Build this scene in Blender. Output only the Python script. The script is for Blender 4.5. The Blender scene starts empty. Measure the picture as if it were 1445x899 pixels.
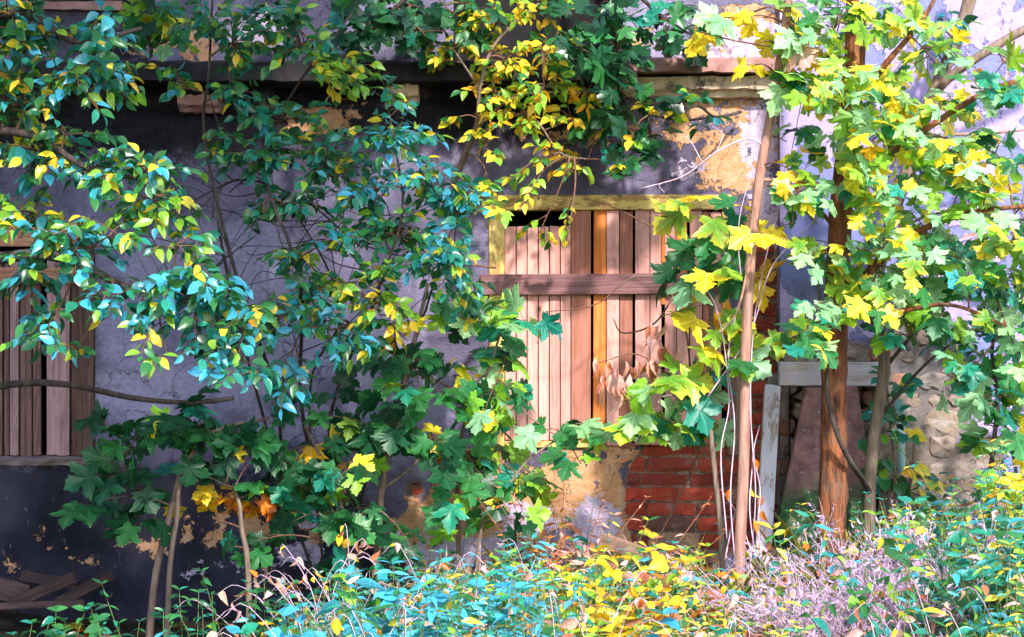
import bpy, bmesh, math, random
import numpy as np
from mathutils import Vector, Matrix

SEED = 7
random.seed(SEED)
rng = np.random.default_rng(SEED)
scene = bpy.context.scene
COL = scene.collection

# ---------------------------------------------------------------- measures
# facade in the plane y = 0, about 300 photo pixels to the metre there, camera 8 m in front of it
CAMD, CZ, PPM = 8.0, 1.36, 300.0
CX, CY = 722.5, 449.5

def P(px, py, Y=0.0):
    k = (CAMD + Y) / CAMD / PPM
    return np.array([(px - CX) * k, Y, CZ + (CY - py) * k])
def WX(px): return (px - CX) / PPM
def WZ(py): return CZ + (CY - py) / PPM

def ss(a, b, x):
    t = np.clip((np.asarray(x, float) - a) / (b - a), 0, 1)
    return t * t * (3 - 2 * t)

def ground_z(x, y):
    x = np.asarray(x, float); y = np.asarray(y, float)
    bank = 0.20 * ss(0.4, 2.2, x) * ss(-5.5, -1.0, y)
    return bank + 0.035 * np.sin(1.7 * x + 0.6) * np.cos(1.3 * y) + 0.02 * np.sin(4.1 * x - 2.3 * y) - 0.03

# ---------------------------------------------------------------- object helpers
def tag(o, label=None, cat=None, group=None, kind=None):
    if label: o['label'] = label
    if cat: o['category'] = cat
    if group: o['group'] = group
    if kind: o['kind'] = kind
    return o

def thing(name, label, cat, loc=(0, 0, 0), group=None):
    o = bpy.data.objects.new(name, None)
    o.empty_display_size = 0.1
    o.location = loc
    COL.objects.link(o)
    return tag(o, label, cat, group)

def link(name, me, mat=None, parent=None):
    o = bpy.data.objects.new(name, me)
    COL.objects.link(o)
    if mat is not None and not me.materials:
        me.materials.append(mat)
    if parent is not None:
        o.parent = parent
    return o

def mesh_np(name, V, loops, starts, totals, smooth=True):
    me = bpy.data.meshes.new(name)
    me.vertices.add(len(V)); me.vertices.foreach_set('co', np.asarray(V, np.float32).ravel())
    me.loops.add(len(loops)); me.loops.foreach_set('vertex_index', np.asarray(loops, np.int32))
    me.polygons.add(len(starts))
    me.polygons.foreach_set('loop_start', np.asarray(starts, np.int32))
    me.polygons.foreach_set('loop_total', np.asarray(totals, np.int32))
    me.polygons.foreach_set('use_smooth', np.full(len(starts), smooth, bool))
    me.update(calc_edges=True)
    me.validate()
    return me

def set_col(me, C, name='Col', A=None):
    a = me.color_attributes.new(name, 'FLOAT_COLOR', 'POINT')
    C4 = np.ones((len(C), 4), np.float32); C4[:, :3] = C
    if A is not None: C4[:, 3] = A
    a.data.foreach_set('color', C4.ravel())

class Tubes:
    """tapered tubes gathered into one mesh"""
    def __init__(self, sides=5):
        self.V = []; self.F = []; self.n = 0; self.sides = sides
    def add(self, pts, radii, sides=None, rough=0.0):
        s = sides or self.sides
        pts = np.asarray(pts, float)
        n = len(pts)
        radii = np.broadcast_to(np.asarray(radii, float), (n,)) if np.ndim(radii) == 0 or len(np.atleast_1d(radii)) == n else np.linspace(radii[0], radii[1], n)
        d = np.gradient(pts, axis=0)
        d /= np.linalg.norm(d, axis=1)[:, None] + 1e-9
        ref = np.array([0.31, 0.9, 0.12]) if abs(d[0] @ np.array([0, 1, 0])) < 0.8 else np.array([1, 0, 0.1])
        u = np.cross(d, ref); u /= np.linalg.norm(u, axis=1)[:, None] + 1e-9
        v = np.cross(d, u)
        a = np.arange(s) * 2 * math.pi / s
        ring = radii[:, None, None] * (np.cos(a)[None, :, None] * u[:, None, :] + np.sin(a)[None, :, None] * v[:, None, :])
        if rough:
            ridge = 1 + rough * (rng.standard_normal((1, s)) * 0.7 + rng.standard_normal((n, s)) * 0.5)
            ring = ring * ridge[:, :, None]
        X = (pts[:, None, :] + ring).reshape(-1, 3)
        b = self.n
        for i in range(n - 1):
            for j in range(s):
                k = (j + 1) % s
                self.F.append((b + i * s + j, b + i * s + k, b + (i + 1) * s + k, b + (i + 1) * s + j))
        self.F.append(tuple(b + (n - 1) * s + j for j in range(s)))
        self.F.append(tuple(b + j for j in reversed(range(s))))
        self.V.append(X); self.n += len(X)
    def build(self, name, mat, parent=None, off=(0, 0, 0), smooth=True):
        if not self.V: return None
        me = bpy.data.meshes.new(name)
        me.from_pydata((np.concatenate(self.V) - np.asarray(off)).tolist(), [], self.F)
        me.polygons.foreach_set('use_smooth', np.full(len(self.F), smooth, bool))
        return link(name, me, mat, parent)

def smooth_path(pts, per=6):
    """Catmull-Rom through the points"""
    p = np.asarray(pts, float)
    if len(p) < 3:
        t = np.linspace(0, 1, per + 1)[:, None]
        return p[0] * (1 - t) + p[-1] * t
    q = np.vstack([2 * p[0] - p[1], p, 2 * p[-1] - p[-2]])
    out = []
    for i in range(1, len(q) - 2):
        for t in np.linspace(0, 1, per, endpoint=False):
            a, b, c, d = q[i - 1], q[i], q[i + 1], q[i + 2]
            out.append(0.5 * ((2 * b) + (-a + c) * t + (2 * a - 5 * b + 4 * c - d) * t * t + (-a + 3 * b - 3 * c + d) * t ** 3))
    out.append(p[-1])
    return np.array(out)

def box_bm(bm, x0, x1, y0, y1, z0, z1, bevel=0.003, jit=0.0):
    r = bmesh.ops.create_cube(bm, size=1.0)
    vs = r['verts']
    for v in vs:
        v.co.x = (x0 + x1) / 2 + v.co.x * (x1 - x0) + random.uniform(-jit, jit)
        v.co.y = (y0 + y1) / 2 + v.co.y * (y1 - y0)
        v.co.z = (z0 + z1) / 2 + v.co.z * (z1 - z0) + random.uniform(-jit, jit)
    if bevel > 0:
        es = list({e for v in vs for e in v.link_edges})
        bmesh.ops.bevel(bm, geom=es, offset=bevel, segments=1, affect='EDGES', profile=0.5)

def bm_obj(name, bm, mat, parent=None, loc=(0, 0, 0), rot=(0, 0, 0), smooth=False):
    me = bpy.data.meshes.new(name)
    bm.to_mesh(me); bm.free()
    for p in me.polygons: p.use_smooth = smooth
    o = link(name, me, mat, parent)
    o.location = loc; o.rotation_euler = rot
    return o

def board(name, mat, parent, centre, w, h, d, rot=(0, 0, 0), bevel=0.003, ragged=0.0, cuts=0):
    """a plank w x d x h (x, y, z) about its own centre; optional ragged ends"""
    bm = bmesh.new()
    box_bm(bm, -w / 2, w / 2, -d / 2, d / 2, -h / 2, h / 2, 0)
    if cuts:
        bmesh.ops.subdivide_edges(bm, edges=[e for e in bm.edges if abs(e.verts[0].co.x - e.verts[1].co.x) > w * .5], cuts=cuts)
    if ragged:
        for v in bm.verts:
            if abs(abs(v.co.z) - h / 2) < 1e-5: v.co.z += random.uniform(-ragged, ragged)
    if bevel:
        bmesh.ops.bevel(bm, geom=[e for e in bm.edges if e.calc_face_angle(0) > 0.6], offset=bevel, segments=1, affect='EDGES')
    return bm_obj(name, bm, mat, parent, centre, rot)

# ---------------------------------------------------------------- materials
def new_mat(name):
    m = bpy.data.materials.new(name); m.use_nodes = True
    nt = m.node_tree; nt.nodes.clear()
    out = nt.nodes.new('ShaderNodeOutputMaterial')
    return m, nt, out
def N(nt, t, **kw):
    n = nt.nodes.new(t)
    for k, v in kw.items():
        if k.startswith('i_'):
            key = k[2:]
            n.inputs[int(key) if key.isdigit() else key.replace('_', ' ')].default_value = v
        else: setattr(n, k, v)
    return n
def L(nt, a, b): nt.links.new(a, b)
def noise(nt, vec, scale, detail=5, rough=0.6, dist=0.0):
    n = N(nt, 'ShaderNodeTexNoise'); n.inputs['Scale'].default_value = scale
    n.inputs['Detail'].default_value = detail; n.inputs['Roughness'].default_value = rough
    n.inputs['Distortion'].default_value = dist
    if vec is not None: L(nt, vec, n.inputs['Vector'])
    return n.outputs['Fac']
def ramp(nt, fac, stops):
    r = N(nt, 'ShaderNodeValToRGB'); cr = r.color_ramp
    while len(cr.elements) < len(stops): cr.elements.new(0.5)
    for e, (p, c) in zip(cr.elements, stops):
        e.position = p; e.color = (*c, 1) if len(c) == 3 else c
    L(nt, fac, r.inputs['Fac']); return r.outputs['Color']
def mix(nt, fac, a, b, mode='MIX'):
    m = N(nt, 'ShaderNodeMix', data_type='RGBA', blend_type=mode)
    for sock, v in ((m.inputs[0], fac), (m.inputs[6], a), (m.inputs[7], b)):
        if hasattr(v, 'links'): L(nt, v, sock)
        elif isinstance(v, (int, float)): sock.default_value = v
        else: sock.default_value = (*v, 1)
    return m.outputs[2]
def math_(nt, op, a, b=0.0, clamp=False):
    m = N(nt, 'ShaderNodeMath', operation=op, use_clamp=clamp)
    for i, v in enumerate((a, b)):
        if hasattr(v, 'links'): L(nt, v, m.inputs[i])
        else: m.inputs[i].default_value = v
    return m.outputs[0]
def smoothmask(nt, v, lo, hi):
    m = N(nt, 'ShaderNodeMapRange', interpolation_type='SMOOTHSTEP')
    L(nt, v, m.inputs[0]); m.inputs[1].default_value = lo; m.inputs[2].default_value = hi
    return m.outputs[0]
def mapped(nt, coord, scale):
    mp = N(nt, 'ShaderNodeMapping'); mp.inputs['Scale'].default_value = scale
    L(nt, coord, mp.inputs['Vector']); return mp.outputs['Vector']
def principled(nt, out, color, rough=0.8, bump=None, bump_d=0.004, spec=0.3):
    p = N(nt, 'ShaderNodeBsdfPrincipled')
    if hasattr(color, 'links'): L(nt, color, p.inputs['Base Color'])
    else: p.inputs['Base Color'].default_value = (*color, 1)
    if hasattr(rough, 'links'): L(nt, rough, p.inputs['Roughness'])
    else: p.inputs['Roughness'].default_value = rough
    p.inputs['Specular IOR Level'].default_value = spec
    if bump is not None:
        b = N(nt, 'ShaderNodeBump'); b.inputs['Strength'].default_value = 1.0; b.inputs['Distance'].default_value = bump_d
        L(nt, bump, b.inputs['Height']); L(nt, b.outputs['Normal'], p.inputs['Normal'])
    L(nt, p.outputs[0], out.inputs['Surface'])
    return p

def wood_mat(name, light, dark, axis='Z', rough=0.75, grime=(0.03, 0.02, 0.02), grime_amt=0.35, paint=None, wear=0.47):
    m, nt, out = new_mat(name)
    tc = N(nt, 'ShaderNodeTexCoord'); oi = N(nt, 'ShaderNodeObjectInfo')
    rnd = N(nt, 'ShaderNodeVectorMath', operation='SCALE'); rnd.inputs[0].default_value = (13.7, 7.1, 23.3)
    L(nt, oi.outputs['Random'], rnd.inputs['Scale'])
    ad = N(nt, 'ShaderNodeVectorMath', operation='ADD'); L(nt, tc.outputs['Object'], ad.inputs[0]); L(nt, rnd.outputs[0], ad.inputs[1])
    sc = {'Z': (60, 60, 2.2), 'X': (2.2, 60, 60)}[axis]
    g = noise(nt, mapped(nt, ad.outputs[0], sc), 1.0, 6, 0.65, 0.4)
    sc2 = {'Z': (9, 9, 0.9), 'X': (0.9, 9, 9)}[axis]
    g2 = noise(nt, mapped(nt, ad.outputs[0], sc2), 1.0, 3, 0.5, 1.2)
    w = N(nt, 'ShaderNodeMath', operation='SINE'); L(nt, math_(nt, 'MULTIPLY', g2, 42.0), w.inputs[0])
    ring = math_(nt, 'MULTIPLY_ADD', w.outputs[0], 0.09); ring.node.inputs[2].default_value = 0.0
    f = math_(nt, 'ADD', g, ring)
    c = ramp(nt, f, [(0.28, dark), (0.62, light)])
    blot = smoothmask(nt, noise(nt, ad.outputs[0], 5.0, 6, 0.7), 0.52, 0.72)
    c = mix(nt, math_(nt, 'MULTIPLY', blot, grime_amt), c, grime)
    v = math_(nt, 'MULTIPLY_ADD', oi.outputs['Random'], 0.35); v.node.inputs[2].default_value = 0.82
    hsv = N(nt, 'ShaderNodeHueSaturation'); L(nt, c, hsv.inputs['Color']); L(nt, v, hsv.inputs['Value'])
    c = hsv.outputs[0]
    if paint:
        pm = smoothmask(nt, noise(nt, mapped(nt, ad.outputs[0], {'Z': (16, 16, 6), 'X': (7, 22, 22)}[axis]), 1.0, 8, 0.78), wear, wear + .03)
        c = mix(nt, pm, c, paint)
    # a few dark nail heads and knots
    vo = N(nt, 'ShaderNodeTexVoronoi'); L(nt, mapped(nt, ad.outputs[0], (9, 9, 5)), vo.inputs['Vector']); vo.inputs['Scale'].default_value = 1.0
    kn = smoothmask(nt, vo.outputs['Distance'], 0.085, 0.05)
    c = mix(nt, math_(nt, 'MULTIPLY', kn, 0.7), c, (0.05, 0.025, 0.015))
    principled(nt, out, c, rough, f, 0.003)
    return m

def leaf_mat(name, gloss=0.36, trans=0.38, rough=0.38):
    m, nt, out = new_mat(name)
    at = N(nt, 'ShaderNodeAttribute', attribute_name='Col')
    tc = N(nt, 'ShaderNodeTexCoord')
    n1 = noise(nt, tc.outputs['Object'], 45.0, 4, 0.6)
    n2 = noise(nt, tc.outputs['Object'], 150.0, 3, 0.6)
    v = math_(nt, 'MULTIPLY_ADD', n1, 0.7); v.node.inputs[2].default_value = 0.65
    hsv = N(nt, 'ShaderNodeHueSaturation'); L(nt, at.outputs['Color'], hsv.inputs['Color']); L(nt, v, hsv.inputs['Value'])
    spot = smoothmask(nt, n2, 0.68, 0.76)
    c = mix(nt, math_(nt, 'MULTIPLY', spot, 0.55), hsv.outputs[0], (0.09, 0.04, 0.01))
    lv = N(nt, 'ShaderNodeAttribute', attribute_name='Lxy'); sx = N(nt, 'ShaderNodeSeparateXYZ'); L(nt, lv.outputs['Vector'], sx.inputs[0])
    X, Yv, Kd = sx.outputs[0], math_(nt, 'ABSOLUTE', sx.outputs[1]), sx.outputs[2]
    l1 = math_(nt, 'ABSOLUTE', math_(nt, 'SUBTRACT', math_(nt, 'MULTIPLY', X, .862), math_(nt, 'MULTIPLY', Yv, .506)))
    l2 = math_(nt, 'ABSOLUTE', math_(nt, 'ADD', math_(nt, 'MULTIPLY', X, .929), math_(nt, 'MULTIPLY', Yv, .37)))
    vm = math_(nt, 'MINIMUM', Yv, math_(nt, 'MINIMUM', l1, l2))
    sv = math_(nt, 'MULTIPLY', math_(nt, 'PINGPONG', math_(nt, 'SUBTRACT', X, math_(nt, 'MULTIPLY', Yv, .8)), .11), 1.5)
    vo_ = math_(nt, 'MINIMUM', Yv, sv)
    dv = N(nt, 'ShaderNodeMix', data_type='FLOAT'); L(nt, Kd, dv.inputs[0]); L(nt, vo_, dv.inputs[2]); L(nt, math_(nt, 'MULTIPLY', vm, .75), dv.inputs[3])
    vein = smoothmask(nt, dv.outputs[0], .020, .004)
    lt = N(nt, 'ShaderNodeHueSaturation'); lt.inputs['Value'].default_value = 1.9; lt.inputs['Saturation'].default_value = .8; L(nt, c, lt.inputs['Color'])
    c = mix(nt, math_(nt, 'MULTIPLY', vein, .42), c, lt.outputs[0])
    n3 = noise(nt, tc.outputs['Object'], 60.0, 5, .7)
    eg = smoothmask(nt, math_(nt, 'ADD', at.outputs['Alpha'], math_(nt, 'MULTIPLY', math_(nt, 'SUBTRACT', n3, .5), .9)), 1.0, 1.12)
    c = mix(nt, math_(nt, 'MULTIPLY', eg, .8), c, (.20, .085, .02))
    p = N(nt, 'ShaderNodeBsdfPrincipled'); L(nt, c, p.inputs['Base Color'])
    p.inputs['Roughness'].default_value = rough; p.inputs['Specular IOR Level'].default_value = gloss
    b = N(nt, 'ShaderNodeBump'); b.inputs['Distance'].default_value = 0.002; b.inputs['Strength'].default_value = 0.6
    L(nt, n1, b.inputs['Height']); L(nt, b.outputs[0], p.inputs['Normal'])
    t = N(nt, 'ShaderNodeBsdfTranslucent')
    tcx = mix(nt, 0.5, c, (1.0, 1.0, 0.25), 'MULTIPLY')
    br = N(nt, 'ShaderNodeHueSaturation'); br.inputs['Value'].default_value = 1.5; L(nt, tcx, br.inputs['Color'])
    L(nt, br.outputs[0], t.inputs['Color'])
    mx = N(nt, 'ShaderNodeMixShader'); mx.inputs[0].default_value = trans
    L(nt, p.outputs[0], mx.inputs[1]); L(nt, t.outputs[0], mx.inputs[2]); L(nt, mx.outputs[0], out.inputs['Surface'])
    return m

def bark_mat(name, light, dark, scale=1.0, bump=0.006):
    m, nt, out = new_mat(name)
    tc = N(nt, 'ShaderNodeTexCoord')
    f = noise(nt, mapped(nt, tc.outputs['Object'], (70 * scale, 70 * scale, 9 * scale)), 1.0, 6, 0.65, 0.5)
    f2 = noise(nt, tc.outputs['Object'], 6.0, 4)
    c = ramp(nt, f, [(0.34, dark), (0.60, light)])
    c = mix(nt, smoothmask(nt, f2, 0.5, 0.75), c, mix(nt, 0.5, c, (0.16, 0.17, 0.14)))
    principled(nt, out, c, 0.85, f, bump)
    return m

M = {}
M['leaf'] = leaf_mat('leaf_tissue')
M['leaf_gloss'] = leaf_mat('glossy_leaf_tissue', 0.62, 0.30, 0.30)
M['leaf_dry'] = leaf_mat('dry_leaf_tissue', 0.15, 0.35, 0.7)
M['bark_brown'] = bark_mat('brown_ridged_bark', (0.31, 0.105, 0.042), (0.035, 0.015, 0.011), 0.62, 0.02)
M['bark_pink'] = bark_mat('pinkish_smooth_bark', (0.40, 0.22, 0.17), (0.22, 0.10, 0.08), 0.7, 0.002)
M['bark_grey'] = bark_mat('grey_brown_bark', (0.24, 0.17, 0.13), (0.10, 0.06, 0.05), 0.8, 0.003)
M['bark_dark'] = bark_mat('dark_bark', (0.07, 0.05, 0.045), (0.02, 0.014, 0.014), 1.0, 0.003)
M['twig'] = bark_mat('brown_twig_bark', (0.20, 0.10, 0.06), (0.08, 0.035, 0.025), 1.0, 0.001)
M['twig_pale'] = bark_mat('pale_dry_stalk', (0.62, 0.46, 0.58), (0.38, 0.24, 0.33), 1.0, 0.001)
M['twig_green'] = bark_mat('green_stalk', (0.12, 0.18, 0.05), (0.10, 0.08, 0.03), 1.0, 0.001)
M['stalk_red'] = bark_mat('reddish_stalk', (0.42, 0.16, 0.09), (0.2, 0.07, 0.04), 1.0, 0.001)

# ---------------------------------------------------------------- plaster facade
def field(X, Z, blobs):
    """soft signed distance (metres) of a union of ellipses given in photo pixels on the wall"""
    F = np.full(X.shape, -0.4)
    for (cx, cy, rx, ry) in blobs:
        d = 1 - np.sqrt(((X - WX(cx)) / (rx / PPM)) ** 2 + ((Z - WZ(cy)) / (ry / PPM)) ** 2)
        F = np.maximum(F, d * min(rx, ry) / PPM)
    return np.clip(F, -0.4, 0.4)

OCHRE = [(450, 160, 52, 20), (447, 185, 16, 24), (800, 190, 45, 12), (900, 185, 36, 14), (960, 188, 80, 15), (1040, 225, 60, 45), (1010, 262, 40, 12),
         (1060, 150, 45, 40), (985, 150, 40, 22), (590, 760, 45, 45), (650, 730, 75, 50), (740, 720, 70, 60), (820, 690, 60, 60), (870, 640, 45, 26), (870, 740, 60, 60),
         (270, 752, 16, 17), (213, 772, 18, 13), (222, 758, 8, 14), (298, 760, 12, 9), (362, 742, 20, 22), (440, 712, 18, 14), (374, 804, 13, 7), (60, 754, 6, 6), (75, 774, 5, 4),
         (165, 766, 12, 7), (120, 790, 10, 5), (320, 720, 9, 7), (390, 770, 10, 8), (20, 800, 14, 5), (450, 760, 16, 14), (480, 800, 18, 12), (420, 740, 10, 8), (700, 650, 30, 14), (275, 60, 26, 40), (215, 50, 40, 24), (1010, 60, 40, 34), (900, 60, 18, 20), (1060, 40, 50, 40), (1075, 320, 26, 60)]
WHITE = [(740, 735, 55, 26), (640, 780, 60, 26), (600, 790, 40, 24), (700, 775, 70, 22), (560, 770, 14, 22), (1060, 60, 50, 34), (1005, 80, 50, 18), (1075, 190, 30, 70), (1080, 300, 22, 70),
         (275, 806, 16, 6), (330, 795, 30, 5), (420, 780, 40, 20), (445, 730, 30, 16), (840, 740, 40, 40), (350, 45, 70, 30), (640, 665, 20, 16), (970, 240, 20, 14)]
SHADE_DAMP = [(250, 175, 230, 52), (430, 160, 190, 40), (650, 165, 150, 36), (780, 175, 110, 30), (60, 185, 140, 50), (260, 160, 180, 44), (420, 135, 160, 26), (640, 140, 130, 34), (740, 160, 90, 34), (820, 150, 70, 36), (900, 150, 26, 10), (60, 165, 90, 40), (-60, 170, 120, 40), (530, 82, 80, 10), (150, 60, 60, 26), (760, 90, 60, 30)]  # black shade below the cornice painted in, plus damp patches above it
PALEC = [(300, 380, 160, 70), (480, 480, 120, 60), (560, 590, 80, 80), (450, 600, 80, 40), (350, 540, 70, 50), (220, 560, 90, 60), (620, 640, 60, 40), (180, 470, 60, 50), (530, 40, 60, 60), (330, 40, 60, 50), (920, 40, 60, 50)]
PLINTH = [(100, 800, 520, 150), (380, 790, 190, 130), (-200, 800, 500, 150)]
BRICK = [(968, 715, 84, 100), (935, 690, 50, 66), (1010, 690, 60, 80), (1078, 540, 38, 170), (1070, 700, 40, 120), (640, 650, 46, 12), (585, 690, 12, 10), (1075, 400, 26, 60)]
RECESS = [(250, 140, 150, 22), (430, 130, 120, 14), (690, 134, 110, 18), (800, 134, 60, 16), (40, 146, 90, 20)]

def wall_sheet(x0, x1, z0, z1, step, holes, y0, push, attrs):
    """a plaster sheet in the plane y = y0 with rectangular openings; push(X,Z) sets it back; attrs = named fields"""
    def axis(a, b, marks):
        v = np.arange(a, b + step / 2, step)
        for m in marks:
            if a < m < b: v[np.argmin(abs(v - m))] = m
        return np.unique(v)
    xs = axis(x0, x1, [h[0] for h in holes] + [h[1] for h in holes])
    zs = axis(z0, z1, [h[2] for h in holes] + [h[3] for h in holes])
    X, Z = np.meshgrid(xs, zs)
    Y = np.full(X.shape, y0) + push(X, Z)
    V = np.stack([X, Y, Z], -1).reshape(-1, 3)
    nx = len(xs)
    loops = []
    for i in range(len(zs) - 1):
        zc = (zs[i] + zs[i + 1]) / 2
        for j in range(nx - 1):
            xc = (xs[j] + xs[j + 1]) / 2
            if any(h[0] < xc < h[1] and h[2] < zc < h[3] for h in holes): continue
            a = i * nx + j
            loops += [a, a + 1, a + nx + 1, a + nx]
    n = len(loops) // 4
    me = mesh_np('wall', V, loops, np.arange(n) * 4, np.full(n, 4))
    for k, fn in attrs.items():
        a = me.attributes.new(k, 'FLOAT', 'POINT')
        a.data.foreach_set('value', fn(X, Z).astype(np.float32).ravel())
    return me

def attr(nt, name): return N(nt, 'ShaderNodeAttribute', attribute_name=name).outputs['Fac']

def plaster_mat():
    m, nt, out = new_mat('peeling_grey_plaster')
    tc = N(nt, 'ShaderNodeTexCoord'); co = tc.outputs['Object']
    nA = noise(nt, co, 9.0, 9, 0.72); nB = noise(nt, co, 2.2, 6, 0.6); nC = noise(nt, co, 38.0, 6, 0.65)
    sA = math_(nt, 'MULTIPLY', math_(nt, 'SUBTRACT', nA, 0.5), 0.42)
    nD = noise(nt, mapped(nt, co, (1.0, 1.0, 1.4)), 16.0, 8, 0.7)
    sD = math_(nt, 'MULTIPLY', math_(nt, 'SUBTRACT', nD, 0.5), 0.30)
    grey = ramp(nt, nB, [(0.34, (0.085, 0.072, 0.115)), (0.5, (0.155, 0.132, 0.215)), (0.66, (0.27, 0.235, 0.37))])
    grey = mix(nt, smoothmask(nt, nC, 0.45, 0.75), grey, mix(nt, 0.3, grey, (0.06, 0.055, 0.075)))
    pa = smoothmask(nt, math_(nt, 'ADD', attr(nt, 'pale'), sA), -0.04, 0.09)
    grey = mix(nt, math_(nt, 'MULTIPLY', pa, 0.75), grey, ramp(nt, nC, [(0.3, (0.26, 0.23, 0.35)), (0.7, (0.42, 0.38, 0.55))]))
    # dark painted plinth
    pl = smoothmask(nt, math_(nt, 'ADD', attr(nt, 'plinth'), math_(nt, 'MULTIPLY', sA, 0.6)), -0.03, 0.05)
    plc = ramp(nt, nB, [(0.34, (0.009, 0.009, 0.017)), (0.5, (0.026, 0.024, 0.04)), (0.66, (0.055, 0.05, 0.08))])
    scr = smoothmask(nt, noise(nt, mapped(nt, co, (30, 30, 9)), 1.0, 7, 0.75), 0.60, 0.68)
    plc = mix(nt, math_(nt, 'MULTIPLY', scr, 0.6), plc, (0.30, 0.26, 0.30))
    c = mix(nt, pl, grey, plc)
    # ochre undercoat
    oc = smoothmask(nt, math_(nt, 'ADD', attr(nt, 'ochre'), sA), 0.004, 0.012)
    occ = ramp(nt, nD, [(0.3, (0.48, 0.22, 0.10)), (0.5, (0.60, 0.32, 0.17)), (0.72, (0.68, 0.43, 0.30))])
    c = mix(nt, oc, c, occ)
    wh = smoothmask(nt, math_(nt, 'ADD', attr(nt, 'white'), sD), 0.004, 0.014)
    whc = ramp(nt, nC, [(0.3, (0.44, 0.33, 0.46)), (0.65, (0.64, 0.51, 0.68))])
    c = mix(nt, wh, c, whc)
    # grey flakes left on the bare coat
    fl = math_(nt, 'MULTIPLY', smoothmask(nt, noise(nt, co, 21.0, 8, 0.7), 0.60, 0.63), oc)
    c = mix(nt, fl, c, grey)
    # mortar in the bricked places
    br = smoothmask(nt, attr(nt, 'brick'), -0.012, 0.004)
    c = mix(nt, br, c, ramp(nt, nC, [(0.3, (0.17, 0.11, 0.09)), (0.7, (0.40, 0.28, 0.22))]))
    # cornice shade painted black on the wall below it, damp patches above
    so = smoothmask(nt, math_(nt, 'ADD', attr(nt, 'shade_damp'), math_(nt, 'MULTIPLY', sA, 0.9)), -0.05, 0.05)
    shade_damp_c = ramp(nt, nC, [(0.3, (0.006, 0.006, 0.008)), (0.75, (0.03, 0.027, 0.035))])
    c = mix(nt, math_(nt, 'MULTIPLY', so, math_(nt, 'SUBTRACT', 1.0, math_(nt, 'MULTIPLY', oc, 0.85))), c, shade_damp_c)
    # rain streaks
    st = smoothmask(nt, noise(nt, mapped(nt, co, (16, 16, 0.8)), 1.0, 5, 0.6), 0.56, 0.80)
    c = mix(nt, math_(nt, 'MULTIPLY', st, 0.6), c, (0.05, 0.045, 0.055))
    # hairline cracks
    vo = N(nt, 'ShaderNodeTexVoronoi', feature='DISTANCE_TO_EDGE'); vo.inputs['Scale'].default_value = 2.3
    dv = N(nt, 'ShaderNodeVectorMath', operation='ADD'); L(nt, co, dv.inputs[0])
    nv = N(nt, 'ShaderNodeTexNoise'); nv.inputs['Scale'].default_value = 5; nv.inputs['Detail'].default_value = 6; L(nt, co, nv.inputs['Vector'])
    sc = N(nt, 'ShaderNodeVectorMath', operation='SCALE'); sc.inputs['Scale'].default_value = 0.35; L(nt, nv.outputs['Color'], sc.inputs[0]); L(nt, sc.outputs[0], dv.inputs[1])
    L(nt, dv.outputs[0], vo.inputs['Vector'])
    ck = smoothmask(nt, vo.outputs['Distance'], 0.010, 0.003)
    c = mix(nt, math_(nt, 'MULTIPLY', ck, 0.55), c, (0.03, 0.025, 0.03))
    h = math_(nt, 'SUBTRACT', math_(nt, 'MULTIPLY', nC, 0.35), math_(nt, 'MAXIMUM', oc, wh))
    h = math_(nt, 'ADD', h, math_(nt, 'MULTIPLY', fl, 0.7))
    gr = noise(nt, co, 130.0, 4, 0.7)
    h = math_(nt, 'ADD', h, math_(nt, 'MULTIPLY', gr, 0.45))
    h = math_(nt, 'ADD', h, math_(nt, 'MULTIPLY', nD, 0.6))
    gd = smoothmask(nt, gr, 0.58, 0.72)
    c = mix(nt, math_(nt, 'MULTIPLY', gd, 0.35), c, (0.04, 0.036, 0.045))
    principled(nt, out, c, 0.9, h, 0.016, 0.15)
    return m

def white_plaster_mat():
    m, nt, out = new_mat('pale_lilac_plaster')
    tc = N(nt, 'ShaderNodeTexCoord'); co = tc.outputs['Object']
    nA = noise(nt, co, 5.0, 9, 0.7); nB = noise(nt, co, 1.5, 5, 0.6); nC = noise(nt, co, 42.0, 6, 0.65)
    c = ramp(nt, nC, [(0.3, (0.30, 0.235, 0.44)), (0.62, (0.39, 0.31, 0.55))])
    lil = smoothmask(nt, math_(nt, 'ADD', math_(nt, 'MULTIPLY', nA, 0.6), math_(nt, 'MULTIPLY', nB, 0.5)), 0.56, 0.575)
    c = mix(nt, lil, c, ramp(nt, nC, [(0.3, (0.15, 0.16, 0.36)), (0.7, (0.20, 0.21, 0.45))]))
    pk = smoothmask(nt, noise(nt, co, 7.3, 9, 0.75), 0.62, 0.635)
    c = mix(nt, pk, c, (0.42, 0.28, 0.30))
    st = smoothmask(nt, noise(nt, mapped(nt, co, (9, 9, 0.7)), 1.0, 6, 0.65), 0.56, 0.85)
    c = mix(nt, math_(nt, 'MULTIPLY', st, 0.5), c, (0.16, 0.15, 0.17))
    br = smoothmask(nt, math_(nt, 'ADD', attr(nt, 'stone'), math_(nt, 'MULTIPLY', math_(nt, 'SUBTRACT', nA, 0.5), 0.1)), -0.02, 0.01)
    c = mix(nt, br, c, ramp(nt, nC, [(0.3, (0.13, 0.10, 0.09)), (0.7, (0.28, 0.225, 0.20))]))
    dk = smoothmask(nt, math_(nt, 'ADD', attr(nt, 'damp'), math_(nt, 'MULTIPLY', math_(nt, 'SUBTRACT', nA, 0.5), 0.5)), -0.06, 0.14)
    c = mix(nt, math_(nt, 'MULTIPLY', dk, 0.75), c, (0.07, 0.07, 0.085))
    h = math_(nt, 'SUBTRACT', math_(nt, 'MULTIPLY', nC, 0.5), math_(nt, 'ADD', lil, pk))
    principled(nt, out, c, 0.85, h, 0.005, 0.2)
    return m

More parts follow.
